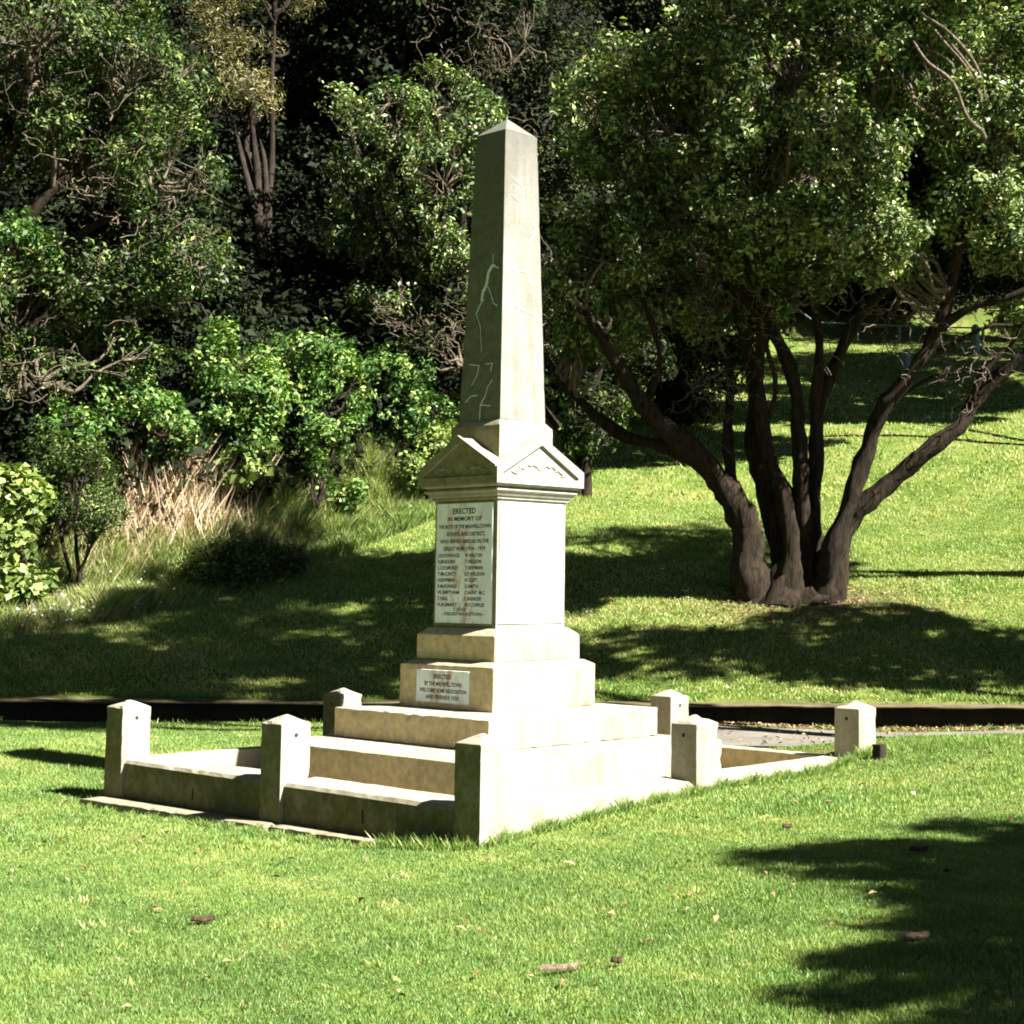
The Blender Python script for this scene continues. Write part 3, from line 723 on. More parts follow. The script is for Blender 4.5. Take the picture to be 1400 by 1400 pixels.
# ------------------------------------------------------------------ the many-stemmed tree on the bank
def limb(pts, rad, wob=.03):
    if pts[0][1] >= 820 and len(pts) > 4:      # the butt flares and runs into the ground
        x, y, d = pts[0]; pts = [(x+(x-1090)*.45, 868, d-.1)] + [(x+(x-1090)*.12, y+6, d)] + pts[1:]; rad = [rad[0]*1.55, rad[0]*1.15] + rad[1:]
    return ([at(*p) for p in pts], rad, wob)
cz = 25.6
b0 = lambda px, dd=0.: (px, 815, cz+dd)
main_stems = [
    limb([(1040, 825, cz), (1028, 780, cz), (1016, 722, cz-.1), (992, 672, cz-.3), (952, 622, cz-.6), (915, 588, cz-.9), (878, 553, cz-1.2), (850, 512, cz-1.4), (826, 470, cz-1.6), (800, 410, cz-1.5), (795, 360, cz-1.3)], [.36, .27, .24, .21, .19, .165, .14, .115, .085, .045, .012]),
    limb([(950, 622, cz-.6), (900, 605, cz-.2), (848, 592, cz+.1), (797, 555, cz+.4), (768, 522, cz+.6), (745, 480, cz+.7)], [.14, .115, .10, .085, .06, .03]),
    limb([(1010, 700, cz-.2), (1000, 640, cz+.1), (998, 583, cz+.2), (995, 512, cz+.4), (975, 440, cz+.5), (950, 380, cz+.6)], [.11, .095, .085, .07, .05, .03]),
    limb([(1075, 825, cz+.1), (1068, 762, cz+.2), (1046, 677, cz+.3), (1028, 602, cz+.3), (1030, 540, cz+.3), (1024, 480, cz+.2), (1004, 418, cz), (975, 340, cz-.2), (955, 250, cz-.3)], [.22, .16, .145, .13, .115, .10, .085, .06, .03]),
    limb([(1082, 825, cz-.2), (1080, 740, cz-.1), (1066, 660, cz), (1048, 600, cz-.1), (1036, 520, cz-.3), (1042, 440, cz-.5), (1060, 330, cz-.7)], [.2, .14, .125, .11, .09, .07, .04]),
    limb([(1105, 825, cz), (1106, 762, cz), (1097, 700, cz), (1096, 630, cz), (1089, 545, cz), (1070, 479, cz-.1), (1042, 432, cz-.2), (1016, 405, cz-.3), (966, 328, cz-.4), (930, 260, cz-.5)], [.22, .155, .14, .125, .115, .10, .10, .09, .06, .03]),
    limb([(1120, 825, cz+.1), (1117, 748, cz+.1), (1115, 658, cz+.2), (1117, 564, cz+.2), (1141, 507, cz+.3), (1178, 427, cz+.4), (1230, 370, cz+.4), (1270, 300, cz+.4)], [.20, .13, .115, .115, .105, .095, .07, .04]),
    limb([(1114, 560, cz+.2), (1117, 500, cz), (1117, 418, cz-.1), (1121, 347, cz-.2), (1130, 240, cz-.3)], [.09, .08, .07, .055, .03]),
    limb([(1128, 830, cz-.1), (1132, 771, cz-.2), (1155, 700, cz-.3), (1178, 639, cz-.4), (1207, 564, cz-.5), (1249, 503, cz-.6), (1285, 446, cz-.7), (1301, 394, cz-.8), (1310, 338, cz-.9), (1322, 280, cz-1), (1340, 200, cz-1.1)], [.24, .17, .14, .125, .12, .115, .115, .10, .075, .06, .03]),
    limb([(1285, 446, cz-.7), (1334, 418, cz-.9), (1400, 396, cz-1.1), (1460, 350, cz-1.3)], [.075, .065, .055, .03]),
    limb([(1140, 830, cz), (1142, 771, cz), (1176, 700, cz), (1221, 653, cz), (1273, 611, cz), (1318, 578, cz), (1340, 540, cz), (1372, 508, cz-.1), (1410, 474, cz-.2), (1480, 400, cz-.4)], [.22, .16, .145, .135, .125, .12, .125, .115, .09, .04]),
    limb([(1330, 560, cz), (1332, 530, cz-.2), (1350, 500, cz-.3), (1385, 470, cz-.4), (1400, 440, cz-.5)], [.06, .05, .045, .04, .025]),
    limb([(1200, 575, cz-.4), (1235, 540, cz-.2), (1280, 515, cz), (1320, 510, cz+.1), (1360, 500, cz+.2)], [.03, .03, .03, .025, .015]),
    limb([(1250, 500, cz-.6), (1300, 470, cz-.5), (1350, 445, cz-.4), (1400, 450, cz-.4)], [.04, .035, .035, .02]),
    limb([(880, 553, cz-1.2), (900, 500, cz-1.1), (890, 440, cz-1), (870, 380, cz-1)], [.06, .05, .045, .03]),
    limb([(1045, 590, cz), (1062, 520, cz-.3), (1050, 470, cz-.4), (1080, 400, cz-.6)], [.05, .045, .04, .03]),
    limb([(1066, 842, cz-.2), (1074, 800, cz), (1088, 770, cz), (1098, 740, cz)], [.44, .34, .22, .08], 0),
    limb([(1114, 842, cz-.1), (1110, 805, cz+.1), (1110, 778, cz+.1), (1114, 750, cz+.1)], [.42, .32, .20, .08], 0),
]
main_ells = [EL(1110, 400, 24.6, 60, 35, .9), EL(1230, 330, 24.6, 60, 50, 1.0), EL(850, 260, 25.2, 80, 60, 1.3), EL(1070, 300, 23.8, 100, 50, 1.2), EL(960, 420, 26, 70, 40, 1.0), EL(860, 420, 26, 60, 60, 1.1), EL(1010, 240, 24.6, 130, 95, 1.7), EL(1140, 215, 23.6, 110, 95, 1.5), EL(1180, 330, 23.8, 80, 50, 1.2), EL(900, 210, 25.2, 105, 80, 1.5),
             EL(930, 330, 25.2, 110, 60, 1.3), EL(820, 330, 24.3, 70, 80, 1.1), EL(790, 400, 24.4, 45, 50, .8), EL(1040, 110, 24.4, 130, 80, 1.8), EL(1200, 90, 24.4, 90, 70, 1.5),
             EL(900, 95, 24.6, 100, 55, 1.1), EL(1060, 360, 25.2, 90, 45, 1.2), EL(800, 450, 26.2, 50, 60, 1.0), EL(1040, 10, 24.2, 150, 40, 1.0), EL(820, 150, 26, 60, 80, 1.2),
             EL(1230, -20, 24, 130, 60, 1.6)]
tr0 = G(TREE_U, TREE_D)
make_tree('spreading_tree', 'big tree on the bank with many dark stems fanning out from one base', 'tree', tr0, main_stems, main_ells,
          'leaf_main', 'bark', dens=27, per=22, spread=.19, L=.105, Wd=.046, gap=-.08, gs=1.05, seg=16, seed=2.2, tmu=.42, tsd=.30, twigs=.55, tr=.011)
# bare twig sprays hanging below that crown belong to the same tree
spray = []
for (px, py, d, n, r_) in ((1160, 400, 24.8, 60, 2.6), (985, 520, 25.2, 70, 1.4), (1230, 420, 24.9, 50, 1.6), (960, 400, 25.0, 60, 1.6), (880, 400, 25.2, 55, 1.6), (1330, 480, 25, 40, 1.4), (1060, 430, 25.0, 40, 1.2)):
    c = at(px, py, d)
    for _ in range(n):
        s0 = c + (rng.normal(size=3)*r_*.22)
        cur = s0; dirn = rand_unit(1)[0]*np.array([1, 1, .6]) + np.array([0, 0, -.25])
        for q in range(3):
            nx = cur + dirn*rng.uniform(.12, .28); spray.append(twig(cur, nx, .011-.003*q, .008-.003*q, .16, 4)); cur = nx
            dirn = dirn*.6 + rand_unit(1)[0]*.8
V, F = tube(spray, 4)
link('dead_twigs', np_mesh('dead_twigs', V, F), M['bark_pale'], bpy.data.objects['spreading_tree'])['kind'] = 'stuff'

def dead_twigs(parent, spots):
    sp = []
    for (px, py, d, n, r_) in spots:
        c = at(px, py, d)
        for _ in range(n):
            cur = c + (rng.normal(size=3)*r_*np.array([.3, .3, .2])); dirn = rand_unit(1)[0]*np.array([1, 1, .6]) + np.array([0, 0, .1])
            for q in range(3):
                nx = cur + dirn*rng.uniform(.15, .35); sp.append(twig(cur, nx, .014-.004*q, .010-.003*q, .16, 4)); cur = nx
                dirn = dirn*.6 + rand_unit(1)[0]*.8
    V, F = tube(sp, 4)
    link('dead_twigs', np_mesh('dead_twigs', V, F), M['bark_pale'], parent)['kind'] = 'stuff'
# ------------------------------------------------------------------ other trees of the wood
def simple_tree(name, label, cat, px, d, ells, trunk_r=.18, hgt=None, leafy='leaf_left', u=None, nst=9, **k):
    if u is None: u = (px-967)/FPX*d
    b = G(u, d); stems = []
    cs = [np.asarray(e_[0]) for e_ in ells]
    for i, c in enumerate(cs[:nst]):
        f = b + np.array([rng.uniform(-.15, .15), rng.uniform(-.15, .15), -.2])
        m1 = f*.62+c*.38; m1[2] = f[2]+(c[2]-f[2])*.5
        stems.append(([f, m1, c*.94+m1*.06], [trunk_r*(1 if i < 2 else .6), trunk_r*.55, trunk_r*.18], .06))
    return make_tree(name, label, cat, b, stems, ells, leafy, seed=rng.uniform(0, 50), **k)
WG = 'trees of the dense wood'
tw_ = simple_tree('twiggy_tree', 'wide twiggy tree at the left edge with mid green leaves and tangled branches', 'tree', -110, 26.5,
    [EL(60, 60, 26.5, 130, 80, 1.8), EL(200, 110, 27, 85, 70, 1.5), EL(230, 230, 26.6, 75, 70, 1.4), EL(110, 190, 27.2, 90, 60, 1.4), EL(40, 420, 26.2, 90, 70, 1.4),
     EL(150, 380, 27, 90, 60, 1.4), EL(260, 350, 27.4, 60, 60, 1.2), EL(60, 520, 26, 100, 45, 1.0), EL(-120, 200, 26, 100, 200, 2.5), EL(110, -40, 27.5, 130, 60, 2.0), EL(130, 480, 27, 90, 40, 1.0)],
    .20, leafy='leaf_left', dens=22, per=20, gap=-.03, bark_='bark', twigs=.8, tr=.015, group=WG, tmu=.40, gs=1.1)
dead_twigs(tw_, ((80, 170, 25.8, 50, 3.2), (220, 270, 25.8, 25, 2.0), (150, 330, 26, 30, 3.0), (60, 520, 25.4, 30, 2.6)))
simple_tree('olive_tree', 'thin trunked tree with feathery olive brown foliage in the gap at upper left', 'tree', 352, 34,
    [EL(330, 30, 33.6, 60, 45, 1.3), EL(295, 100, 33.6, 38, 45, 1.0), EL(375, -20, 33.8, 60, 40, 1.3), EL(300, -30, 33.8, 60, 50, 1.4), EL(350, 130, 34, 30, 35, .8)],
    .12, leafy='leaf_olive', dens=18, per=30, L=.13, Wd=.02, spread=.32, gap=-.05, twigs=.6, group=WG)
simple_tree('glossy_tree', 'tree with pale glossy leaves directly left of the obelisk top', 'tree', 600, 34,
    [EL(540, 165, 32.6, 75, 45, 1.4), EL(605, 235, 32.4, 60, 55, 1.3), EL(490, 245, 33.2, 45, 45, 1.2), EL(560, 320, 33.4, 85, 40, 1.3), EL(650, 180, 33, 40, 60, 1.2), EL(465, 150, 33.6, 35, 30, .9), EL(600, 120, 33.6, 45, 35, 1.1),
     EL(480, 330, 34, 50, 50, 1.2), EL(620, 370, 33.4, 50, 45, 1.1), EL(540, 410, 33.6, 70, 45, 1.2)],
    .2, leafy='leaf_main', dens=26, per=20, L=.12, Wd=.048, spread=.22, gap=.0, gs=1.1, bark_='bark', group=WG, tmu=.34, tsd=.30)
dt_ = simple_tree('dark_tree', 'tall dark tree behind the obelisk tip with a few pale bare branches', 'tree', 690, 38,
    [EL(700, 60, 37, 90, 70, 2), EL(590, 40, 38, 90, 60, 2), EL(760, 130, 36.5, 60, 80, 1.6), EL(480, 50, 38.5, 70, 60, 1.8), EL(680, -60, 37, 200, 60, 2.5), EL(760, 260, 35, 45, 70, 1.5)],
    .22, leafy='leaf_shade_dark', dens=16, per=24, L=.13, Wd=.06, spread=.3, gap=-.02, bark_='bark', twigs=.6, group=WG, tmu=.6)
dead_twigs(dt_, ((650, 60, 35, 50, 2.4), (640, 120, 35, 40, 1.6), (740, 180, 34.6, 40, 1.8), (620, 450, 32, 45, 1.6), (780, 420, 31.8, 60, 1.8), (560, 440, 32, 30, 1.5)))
simple_tree('shady_tree', 'tree with shade-darkened leaves filling the space right behind the obelisk shaft', 'tree', 800, 33,
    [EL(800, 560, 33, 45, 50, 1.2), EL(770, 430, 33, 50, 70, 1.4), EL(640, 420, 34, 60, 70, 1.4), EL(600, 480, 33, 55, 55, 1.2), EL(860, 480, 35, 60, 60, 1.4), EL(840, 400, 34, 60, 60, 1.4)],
    .15, leafy='leaf_shade_dark', dens=18, per=24, L=.11, Wd=.055, gap=-.05, bark_='bark', group=WG, tmu=.55)
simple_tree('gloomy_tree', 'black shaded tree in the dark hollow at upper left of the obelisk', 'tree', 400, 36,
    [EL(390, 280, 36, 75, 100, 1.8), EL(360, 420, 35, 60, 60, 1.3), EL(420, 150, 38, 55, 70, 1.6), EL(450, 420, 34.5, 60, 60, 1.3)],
    .2, leafy='leaf_shade_dark', dens=15, per=22, L=.12, Wd=.055, gap=-.0, group=WG, tmu=.3)
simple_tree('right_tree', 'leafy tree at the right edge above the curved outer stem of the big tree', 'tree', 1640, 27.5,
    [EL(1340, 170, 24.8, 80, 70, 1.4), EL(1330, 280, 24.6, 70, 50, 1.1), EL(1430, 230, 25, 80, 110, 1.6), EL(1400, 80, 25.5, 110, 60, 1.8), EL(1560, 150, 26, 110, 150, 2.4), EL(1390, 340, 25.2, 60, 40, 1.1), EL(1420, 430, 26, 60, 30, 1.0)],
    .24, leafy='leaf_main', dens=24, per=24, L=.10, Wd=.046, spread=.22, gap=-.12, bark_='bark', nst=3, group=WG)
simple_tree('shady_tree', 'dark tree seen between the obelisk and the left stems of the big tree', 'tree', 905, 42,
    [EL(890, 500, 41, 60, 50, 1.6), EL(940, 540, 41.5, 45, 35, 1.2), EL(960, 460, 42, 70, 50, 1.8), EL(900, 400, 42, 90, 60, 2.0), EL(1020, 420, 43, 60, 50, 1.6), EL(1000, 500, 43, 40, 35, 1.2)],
    .2, leafy='leaf_shade_dark', dens=14, per=24, L=.15, Wd=.07, spread=.3, gap=-.08, bark_='bark', group=WG, tmu=.5)
# background trees high on the hill
def far_tree(label, px, d, ells, leafy='leaf_shade_dark', r=.2, name='hill_tree', **k):
    kk = dict(dens=9, per=22, L=.22, Wd=.10, spread=.42, gap=-.12, twigs=.12, tr=.018, group=WG, tmu=.40); kk.update(k)
    return simple_tree(name, label, 'tree', px, d, ells, r, leafy=leafy, **kk)
far_tree('dark tree high on the hill seen through the left part of the big tree', 900, 60, [EL(880, 330, 58, 110, 90, 3.5), EL(860, 180, 58, 120, 90, 3.5), EL(940, 60, 58, 140, 90, 4), EL(820, 60, 57, 100, 90, 3)])
far_tree('dark tree high on the hill behind the middle of the big tree', 1080, 64, [EL(1060, 330, 62, 110, 80, 3.5), EL(1090, 200, 62, 130, 90, 4), EL(1080, 60, 62, 150, 90, 4)])
far_tree('dark tree on the hilltop above the white marker post', 1222, 66, [EL(1230, 320, 64, 100, 80, 3.5), EL(1240, 190, 64, 120, 90, 4), EL(1250, 60, 64, 150, 90, 4)], r=.3)
far_tree('dark tree on the hilltop near the right edge of the meadow', 1380, 62, [EL(1380, 330, 60, 110, 80, 3.5), EL(1390, 200, 60, 130, 90, 4), EL(1400, 60, 60, 150, 90, 4)], r=.3)
far_tree('dim tree at the back of the wood between the olive tree and the obelisk', 520, 37, [EL(500, 100, 37, 90, 70, 2), EL(560, 10, 37, 120, 70, 2.2), EL(430, 20, 37.5, 50, 80, 1.5), EL(440, 260, 36.5, 70, 70, 1.6)], L=.16, Wd=.08, dens=13, twigs=.3)
far_tree('dim tree at the back of the wood behind the twiggy left tree', 130, 31.5, [EL(120, 120, 32, 130, 90, 2.0), EL(60, 320, 31, 120, 90, 1.8), EL(230, 270, 31.5, 60, 60, 1.4), EL(160, 0, 33, 70, 70, 1.8), EL(260, 420, 30.5, 70, 60, 1.4)], L=.15, Wd=.075, dens=13, twigs=.3)
far_tree('dim tree at the back of the wood just behind the shaft of the obelisk', 680, 38, [EL(650, 330, 37, 90, 80, 2.0), EL(740, 200, 37, 80, 90, 2), EL(560, 400, 35.5, 60, 60, 1.5), EL(700, 470, 36, 80, 60, 1.6), EL(820, 380, 39, 70, 90, 2)], L=.16, Wd=.08, dens=13, twigs=.3)
far_tree('dark tree rising behind the right hand tree beyond the frame', 1500, 52, [EL(1480, 250, 50, 120, 140, 3.5), EL(1500, 60, 50, 150, 100, 3.5)])

# ------------------------------------------------------------------ shrubs along the edge of the wood
def shrub(label, px, d, ells, leafy, name='shrub', **k):
    kk = dict(dens=34, per=18, L=.11, Wd=.055, spread=.19, gap=-.02, gs=1.5, twigs=.3, tr=.008, group='shrubs along the edge of the wood', tmu=.5, trunk_r=.05); kk.update(k)
    tr_ = kk.pop('trunk_r')
    return simple_tree(name, label, 'shrub', px, d, ells, tr_, leafy=leafy, **kk)
shrub('pale shrub with big round leaves at the left edge of the lawn', 10, 24.9, [EL(15, 690, 24.9, 50, 45, .7), EL(5, 750, 24.7, 55, 45, .7), EL(-40, 700, 24.9, 60, 80, .9), EL(30, 800, 24.6, 34, 28, .4)], 'leaf_pale', L=.13, Wd=.12, tmu=.55, per=14)
shrub('feathery dark green shrub between the pale round leaved shrub and the dry grass', 110, 25.4, [EL(110, 650, 25.4, 50, 50, .7), EL(130, 700, 25, 45, 30, .5), EL(70, 630, 26, 40, 40, .6)], 'leaf_left', L=.08, Wd=.02, per=34, tmu=.5)
shrub('bright green bush above the dry grass clump', 190, 27.5, [EL(180, 560, 27.5, 55, 45, .9), EL(120, 570, 27.3, 40, 40, .8), EL(230, 590, 27.4, 40, 40, .7)], 'leaf_bright', tmu=.5)
shrub('tall bright green bush left of the centre with yellow green leaf tips', 310, 29, [EL(310, 500, 29, 50, 55, 1.0), EL(350, 540, 29, 50, 45, .9), EL(280, 560, 28.6, 45, 40, .8), EL(330, 600, 28.6, 50, 35, .7)], 'leaf_bright', tmu=.6)
shrub('fresh green bush with arching sprays, middle of the wood edge', 430, 30.5, [EL(425, 490, 30.5, 55, 45, 1.0), EL(470, 530, 30.6, 45, 50, 1.0), EL(400, 560, 30.2, 45, 40, .8), EL(440, 600, 30, 40, 35, .7)], 'leaf_bright', tmu=.55)
shrub('leafy green bush left of the obelisk base block', 540, 32.3, [EL(540, 520, 32.3, 50, 45, 1.0), EL(580, 560, 32.3, 40, 45, .8), EL(510, 580, 32, 40, 35, .7)], 'leaf_bright', tmu=.45)
shrub('glittering pale leaved shrub touching the left gable of the memorial', 590, 31.6, [EL(590, 610, 31.6, 30, 22, .6), EL(570, 640, 31.4, 30, 22, .5), EL(612, 600, 31.8, 22, 22, .5)], 'leaf_pale', tmu=.6, L=.09, Wd=.06)
shrub('broad leaved light green plant beside the dark hollow under the bushes', 335, 28.4, [EL(330, 645, 28.3, 36, 18, .5), EL(365, 640, 28.5, 20, 15, .4)], 'leaf_pale', tmu=.45, L=.17, Wd=.14, per=12, dens=22)
shrub('low leafy green plant in front of the fresh green bush', 440, 29.6, [EL(440, 645, 29.6, 35, 25, .5), EL(470, 670, 29.8, 30, 18, .4)], 'leaf_bright', tmu=.6)
shrub('green bush above the left branches of the twiggy tree', 40, 27, [EL(20, 340, 25.6, 60, 40, .9), EL(90, 590, 26.6, 60, 30, .7)], 'leaf_bright', tmu=.45)
shrub('shaded leafy bush behind the right shoulder of the memorial', 790, 33, [EL(795, 600, 33, 25, 30, .7), EL(830, 560, 35, 45, 30, .8)], 'leaf_left', tmu=.5)
shrub('dark bush at the foot of the dark hollow beside the green bushes', 500, 32.6, [EL(500, 640, 32.6, 35, 30, .7), EL(540, 620, 32.8, 35, 35, .7)], 'leaf_left', tmu=.35)
shrub('low rounded bush lying in tree shade at the edge of the lawn', 330, 27.2, [EL(335, 765, 27.0, 66, 24, .8), EL(290, 785, 26.6, 48, 16, .6), EL(385, 768, 27.6, 36, 14, .5)], 'leaf_left', tmu=.35, L=.07, Wd=.03, dens=70, gap=-.5)

# ------------------------------------------------------------------ trees outside the picture whose shade falls on the lawn
OG = 'tall trees standing right of the view'
def shade_tree(label, u, d, crowns, kw=None, r=.25):
    ells = [(W(cu, cd, cz_), rr) for cu, cd, cz_, rr in crowns]
    simple_tree('shade_tree', label, 'tree', 0, d, ells, r, leafy='leaf_main', u=u, **{**dict(nst=2, dens=20, per=20, L=.17, Wd=.10, spread=.30, gap=-.10, gs=1.2, twigs=.15, tr=.02, group=OG), **(kw or {})})
def sc_(su, sd, z, r=(2.2, 1.2, 1.0)): return (su+.885*z, sd-.386*z, z, r)
near = [sc_(a_, b_, z_, (r_*1.1, r_*.8, .28)) for a_, b_, z_, r_ in ((.50, 10.2, 7., .32), (1.0, 10.25, 7.1, .5), (1.7, 10.2, 7.2, .75), (2.5, 10.6, 7.4, 1.1), (1.6, 9.35, 6.9, .5), (1.45, 9.8, 7.0, .55), (1.95, 9.4, 7.0, .8), (1.5, 8.9, 7.0, .55), (1.8, 8.0, 7.0, .75), (2.4, 9.9, 7.2, 1.0), (1.15, 9.75, 7., .4), (.85, 9.75, 7., .3), (1.2, 9.25, 7., .35), (.78, 7.7, 6.9, .25), (.85, 7.2, 6.9, .32), (1.3, 8.3, 7., .4), (2.1, 8.6, 7.1, .85), (1.05, 7.75, 6.8, .35),
        (1.45, 7.35, 6.9, .55), (2.1, 7.3, 7.1, .9), (3.2, 9.2, 7.3, 1.4), (1.2, 6.6, 6.9, .6), (3.4, 7, 7.4, 1.3), (1.35, 8.35, 7, .22), (1.7, 5.6, 7., .8))]
SHADE = [
 ('tree on the near right whose shade falls on the front lawn', 10.5, 4.2, near, dict(nst=9, dens=52, per=20, L=.09, Wd=.05, spread=.17, gap=-.14, gs=2.2, shell=(.1, 1.12))),
 ('tall tree right of the view level with the retaining wall', 9.8, 19.2, [sc_(2, 23, 8), sc_(-1.5, 23.3, 11), sc_(4.8, 23.6, 8, (2.5, 1.3, 1.2)), sc_(1.5, 24.9, 12, (1.6, .8, .8))], {}),
 ('tall tree right of the view just beyond the path', 7.6, 17.2, [sc_(-5, 23.2, 14, (2.4, 1.3, 1.1)), sc_(-8.5, 23.4, 17, (2.4, 1.5, 1.1)), sc_(-8.8, 25.3, 17.5, (1.9, 1.2, 1.0)), sc_(-5.2, 25.0, 16, (1.8, .8, 1)), sc_(-9.3, 27.0, 19, (1.3, .9, .7)), sc_(-6.6, 28.4, 18.5, (1.2, .7, .6))], {}),
 ('tallest tree right of the view, its crown high above the path', 5.6, 15.6, [sc_(-12, 22.9, 19, (2.6, 1.3, 1.1)), sc_(-11.5, 21.9, 18.5, (2.8, .8, .9)), sc_(-9.5, 22.4, 17.5, (2.4, 1.0, .9)), sc_(-15.5, 22.5, 20, (2.6, 1.8, 1.1)), sc_(-9.5, 20.3, 17, (2.6, .5, .7)), sc_(-6, 21.4, 16, (2.2, .5, .6)), sc_(-13, 20.8, 18, (2.6, .8, .8))], {}),
]
for s_ in SHADE: shade_tree(*s_)
OG = 'trees closing in the lawn left of and behind the viewpoint'  # unseen trees added left and behind to block skylight
for lb, u, d in (('added sky-blocking tree far to the left of the lawn, level with the memorial', -19, 15), ('added sky-blocking tree to the left of the viewpoint', -17, 6), ('added sky-blocking tree to the left and just behind the viewpoint', -15, -4),
                 ('added sky-blocking tree behind the viewpoint, the leftmost of the row', -9, -12), ('added sky-blocking tree straight behind the viewpoint', -1, -14), ('added sky-blocking tree beyond the left edge near the wood', -21, 23)):
    shade_tree(lb, u, d, [(u, d, 6.5, (4, 4, 3.5)), (u+1, d+1.5, 11, (4, 4, 3.5)), (u-1.5, d-1, 14.5, (3.5, 3.5, 3))], dict(dens=3.2, per=14, L=.5, Wd=.3, spread=.6, gap=-.3, twigs=.05), .35)

for (lb, u, d, cs) in (('first hill tree right of the view, shading the foot of the upper meadow', 10.3, 39, [(-6, 42, 15), (-3, 46, 14), (-8.2, 39.2, 15), (-1.5, 48.5, 15), (-4.6, 40.6, 15), (-8, 43, 17), (-.5, 46, 15), (-5.5, 46, 16), (1.6, 49, 14)]),
                       ('second hill tree right of the view, beside the upper meadow', 15, 46, [(-4, 51, 18), (0, 52, 15), (4, 50.5, 13), (-2, 54.5, 17)]),
                       ('third hill tree right of the view, at the top of the meadow', 16.5, 52, [(3, 56, 15), (-3, 58.5, 20), (1, 61, 20), (6.5, 57, 16), (5, 63, 20), (3, 67, 22), (8, 62, 20), (9, 67, 22)])):
    shade_tree(lb, u, d, [sc_(a_, b_, c_, (2.6, 1.7, 1.2)) for a_, b_, c_ in cs], dict(dens=11, L=.28, Wd=.14, gap=-.22))
# dark undergrowth over the wooded slope
n = 15000; px = rng.uniform(-260, 1450, n); d0_ = np.zeros(n)+30.
for _ in range(6): d0_ = shrub_d((px-967)/FPX*d0_)
d = d0_ + .8 + 38*rng.uniform(0, 1, n)**1.3; u = (px-967)/FPX*d
P_ = W(u, d, H(u, d)+rng.uniform(0, 1, n)**1.5*1.6)
V, F, t = foliage(P_, np.tile([-.3, -.5, .8], (n, 1)), 16, .45, .20, .10, tmu=.35, tsd=.2)
tag(link('undergrowth', np_mesh('undergrowth', V, F, {'tint': t}), M['leaf_shade_dark']), 'dark tangled undergrowth over the wooded slope', 'undergrowth', kind='stuff')

# ------------------------------------------------------------------ grass
def sample_ud(n, d0, d1, marg=.12, power=1.):
    d = np.sqrt(rng.uniform(d0*d0, d1*d1, n)) if power == 1 else rng.uniform(d0, d1, n)
    u = rng.uniform(-.446-marg, .20+marg, n)*d
    return u, d
def blades(u, d, hgt, wid, tint, lean=.5):
    z = H(u, d); B = W(u, d, z-.004); n = len(u)
    an = rng.uniform(0, 2*np.pi, n); s = np.stack([np.cos(an), np.sin(an), np.zeros(n)], 1)
    an2 = rng.uniform(0, 2*np.pi, n); le = np.stack([np.cos(an2), np.sin(an2), np.zeros(n)], 1)*(rng.uniform(.1, 1, (n, 1))*lean)
    hgt = hgt.reshape(-1, 1); wid = wid.reshape(-1, 1)
    up = np.array([0, 0, 1.])
    V = np.empty((n, 4, 3))
    V[:, 0] = B - s*wid*.5; V[:, 1] = B + s*wid*.5
    tip = B + up*hgt*(1-.25*lean) + le*hgt
    V[:, 2] = tip
    V[:, 3] = B + (tip-B)*.55 + up*hgt*.05 - s*wid*.45
    return V.reshape(-1, 3), np.arange(n*4).reshape(n, 4), np.clip(tint, 0, 1)
def patchy(u, d, s, seed):
    return (np.sin(u*s*1.3+seed+1.7*np.sin(d*s*.9+seed))+np.sin(d*s*1.7-u*s*.6+seed*2)+np.sin((u+d)*s*3.1+seed))/3
def keep_lawn(u, d):
    p = W(u, d, 0); X, Y = p[:, 0], p[:, 1]
    slabm = (X > -2.64) & (X < -2.3) & (Y > -1.7) & (Y < 2.45)
    enc = (np.abs(X) < 2.40) & (np.abs(Y) < 2.47)
    pth = (u > -3.2) & (d > 17.6+.10*np.clip(u-2, 0, 6)) & (d < 20.5)
    wl = (d > 20.72) & (d < 21.22)
    bare = rng.uniform(size=len(u)) < 1.0*np.exp(-(((u-TREE_U-.1)/1.9)**2+((d-TREE_D+.3)/1.3)**2))
    bare |= (d > 20.4) & (d < 20.8) & (u > -3.2) & (rng.uniform(size=len(u)) < .85)
    fr = (d-shrub_d(u)) > .6
    return ~(slabm | enc | pth | wl | bare | fr)
GV = []; GF = []; GT = []; off = 0
for (n, d0, d1, h0, h1, w_) in ((700000, 6.2, 11.5, .014, .038, .0055), (520000, 11.5, 21.0, .020, .048, .0085), (330000, 21.2, 33., .035, .075, .016), (160000, 33., 60., .05, .10, .032)):
    u, d = sample_ud(n, d0, d1)
    k = keep_lawn(u, d); u, d = u[k], d[k]; n = len(u)
    pt = patchy(u, d, .55, 1.3)*.6+patchy(u, d, 2.3, 4.)*.6+patchy(u, d, 6.1, 2.)*.45
    hg = rng.uniform(h0, h1, n)*(1+.35*patchy(u, d, 1.4, 2.))
    tall = rng.uniform(size=n) < .012; hg = np.where(tall, hg*1.7, hg)
    t = .48+(.17 if d0 > 20 else 0)+.26*pt+rng.normal(0, .15, n); t = np.where(rng.uniform(size=n) < .03, .97, t)
    V, F, t = blades(u, d, hg, w_*rng.uniform(.6, 1.3, n), t, .75)
    GV.append(V); GF.append(F+off); GT.append(t); off += len(V)
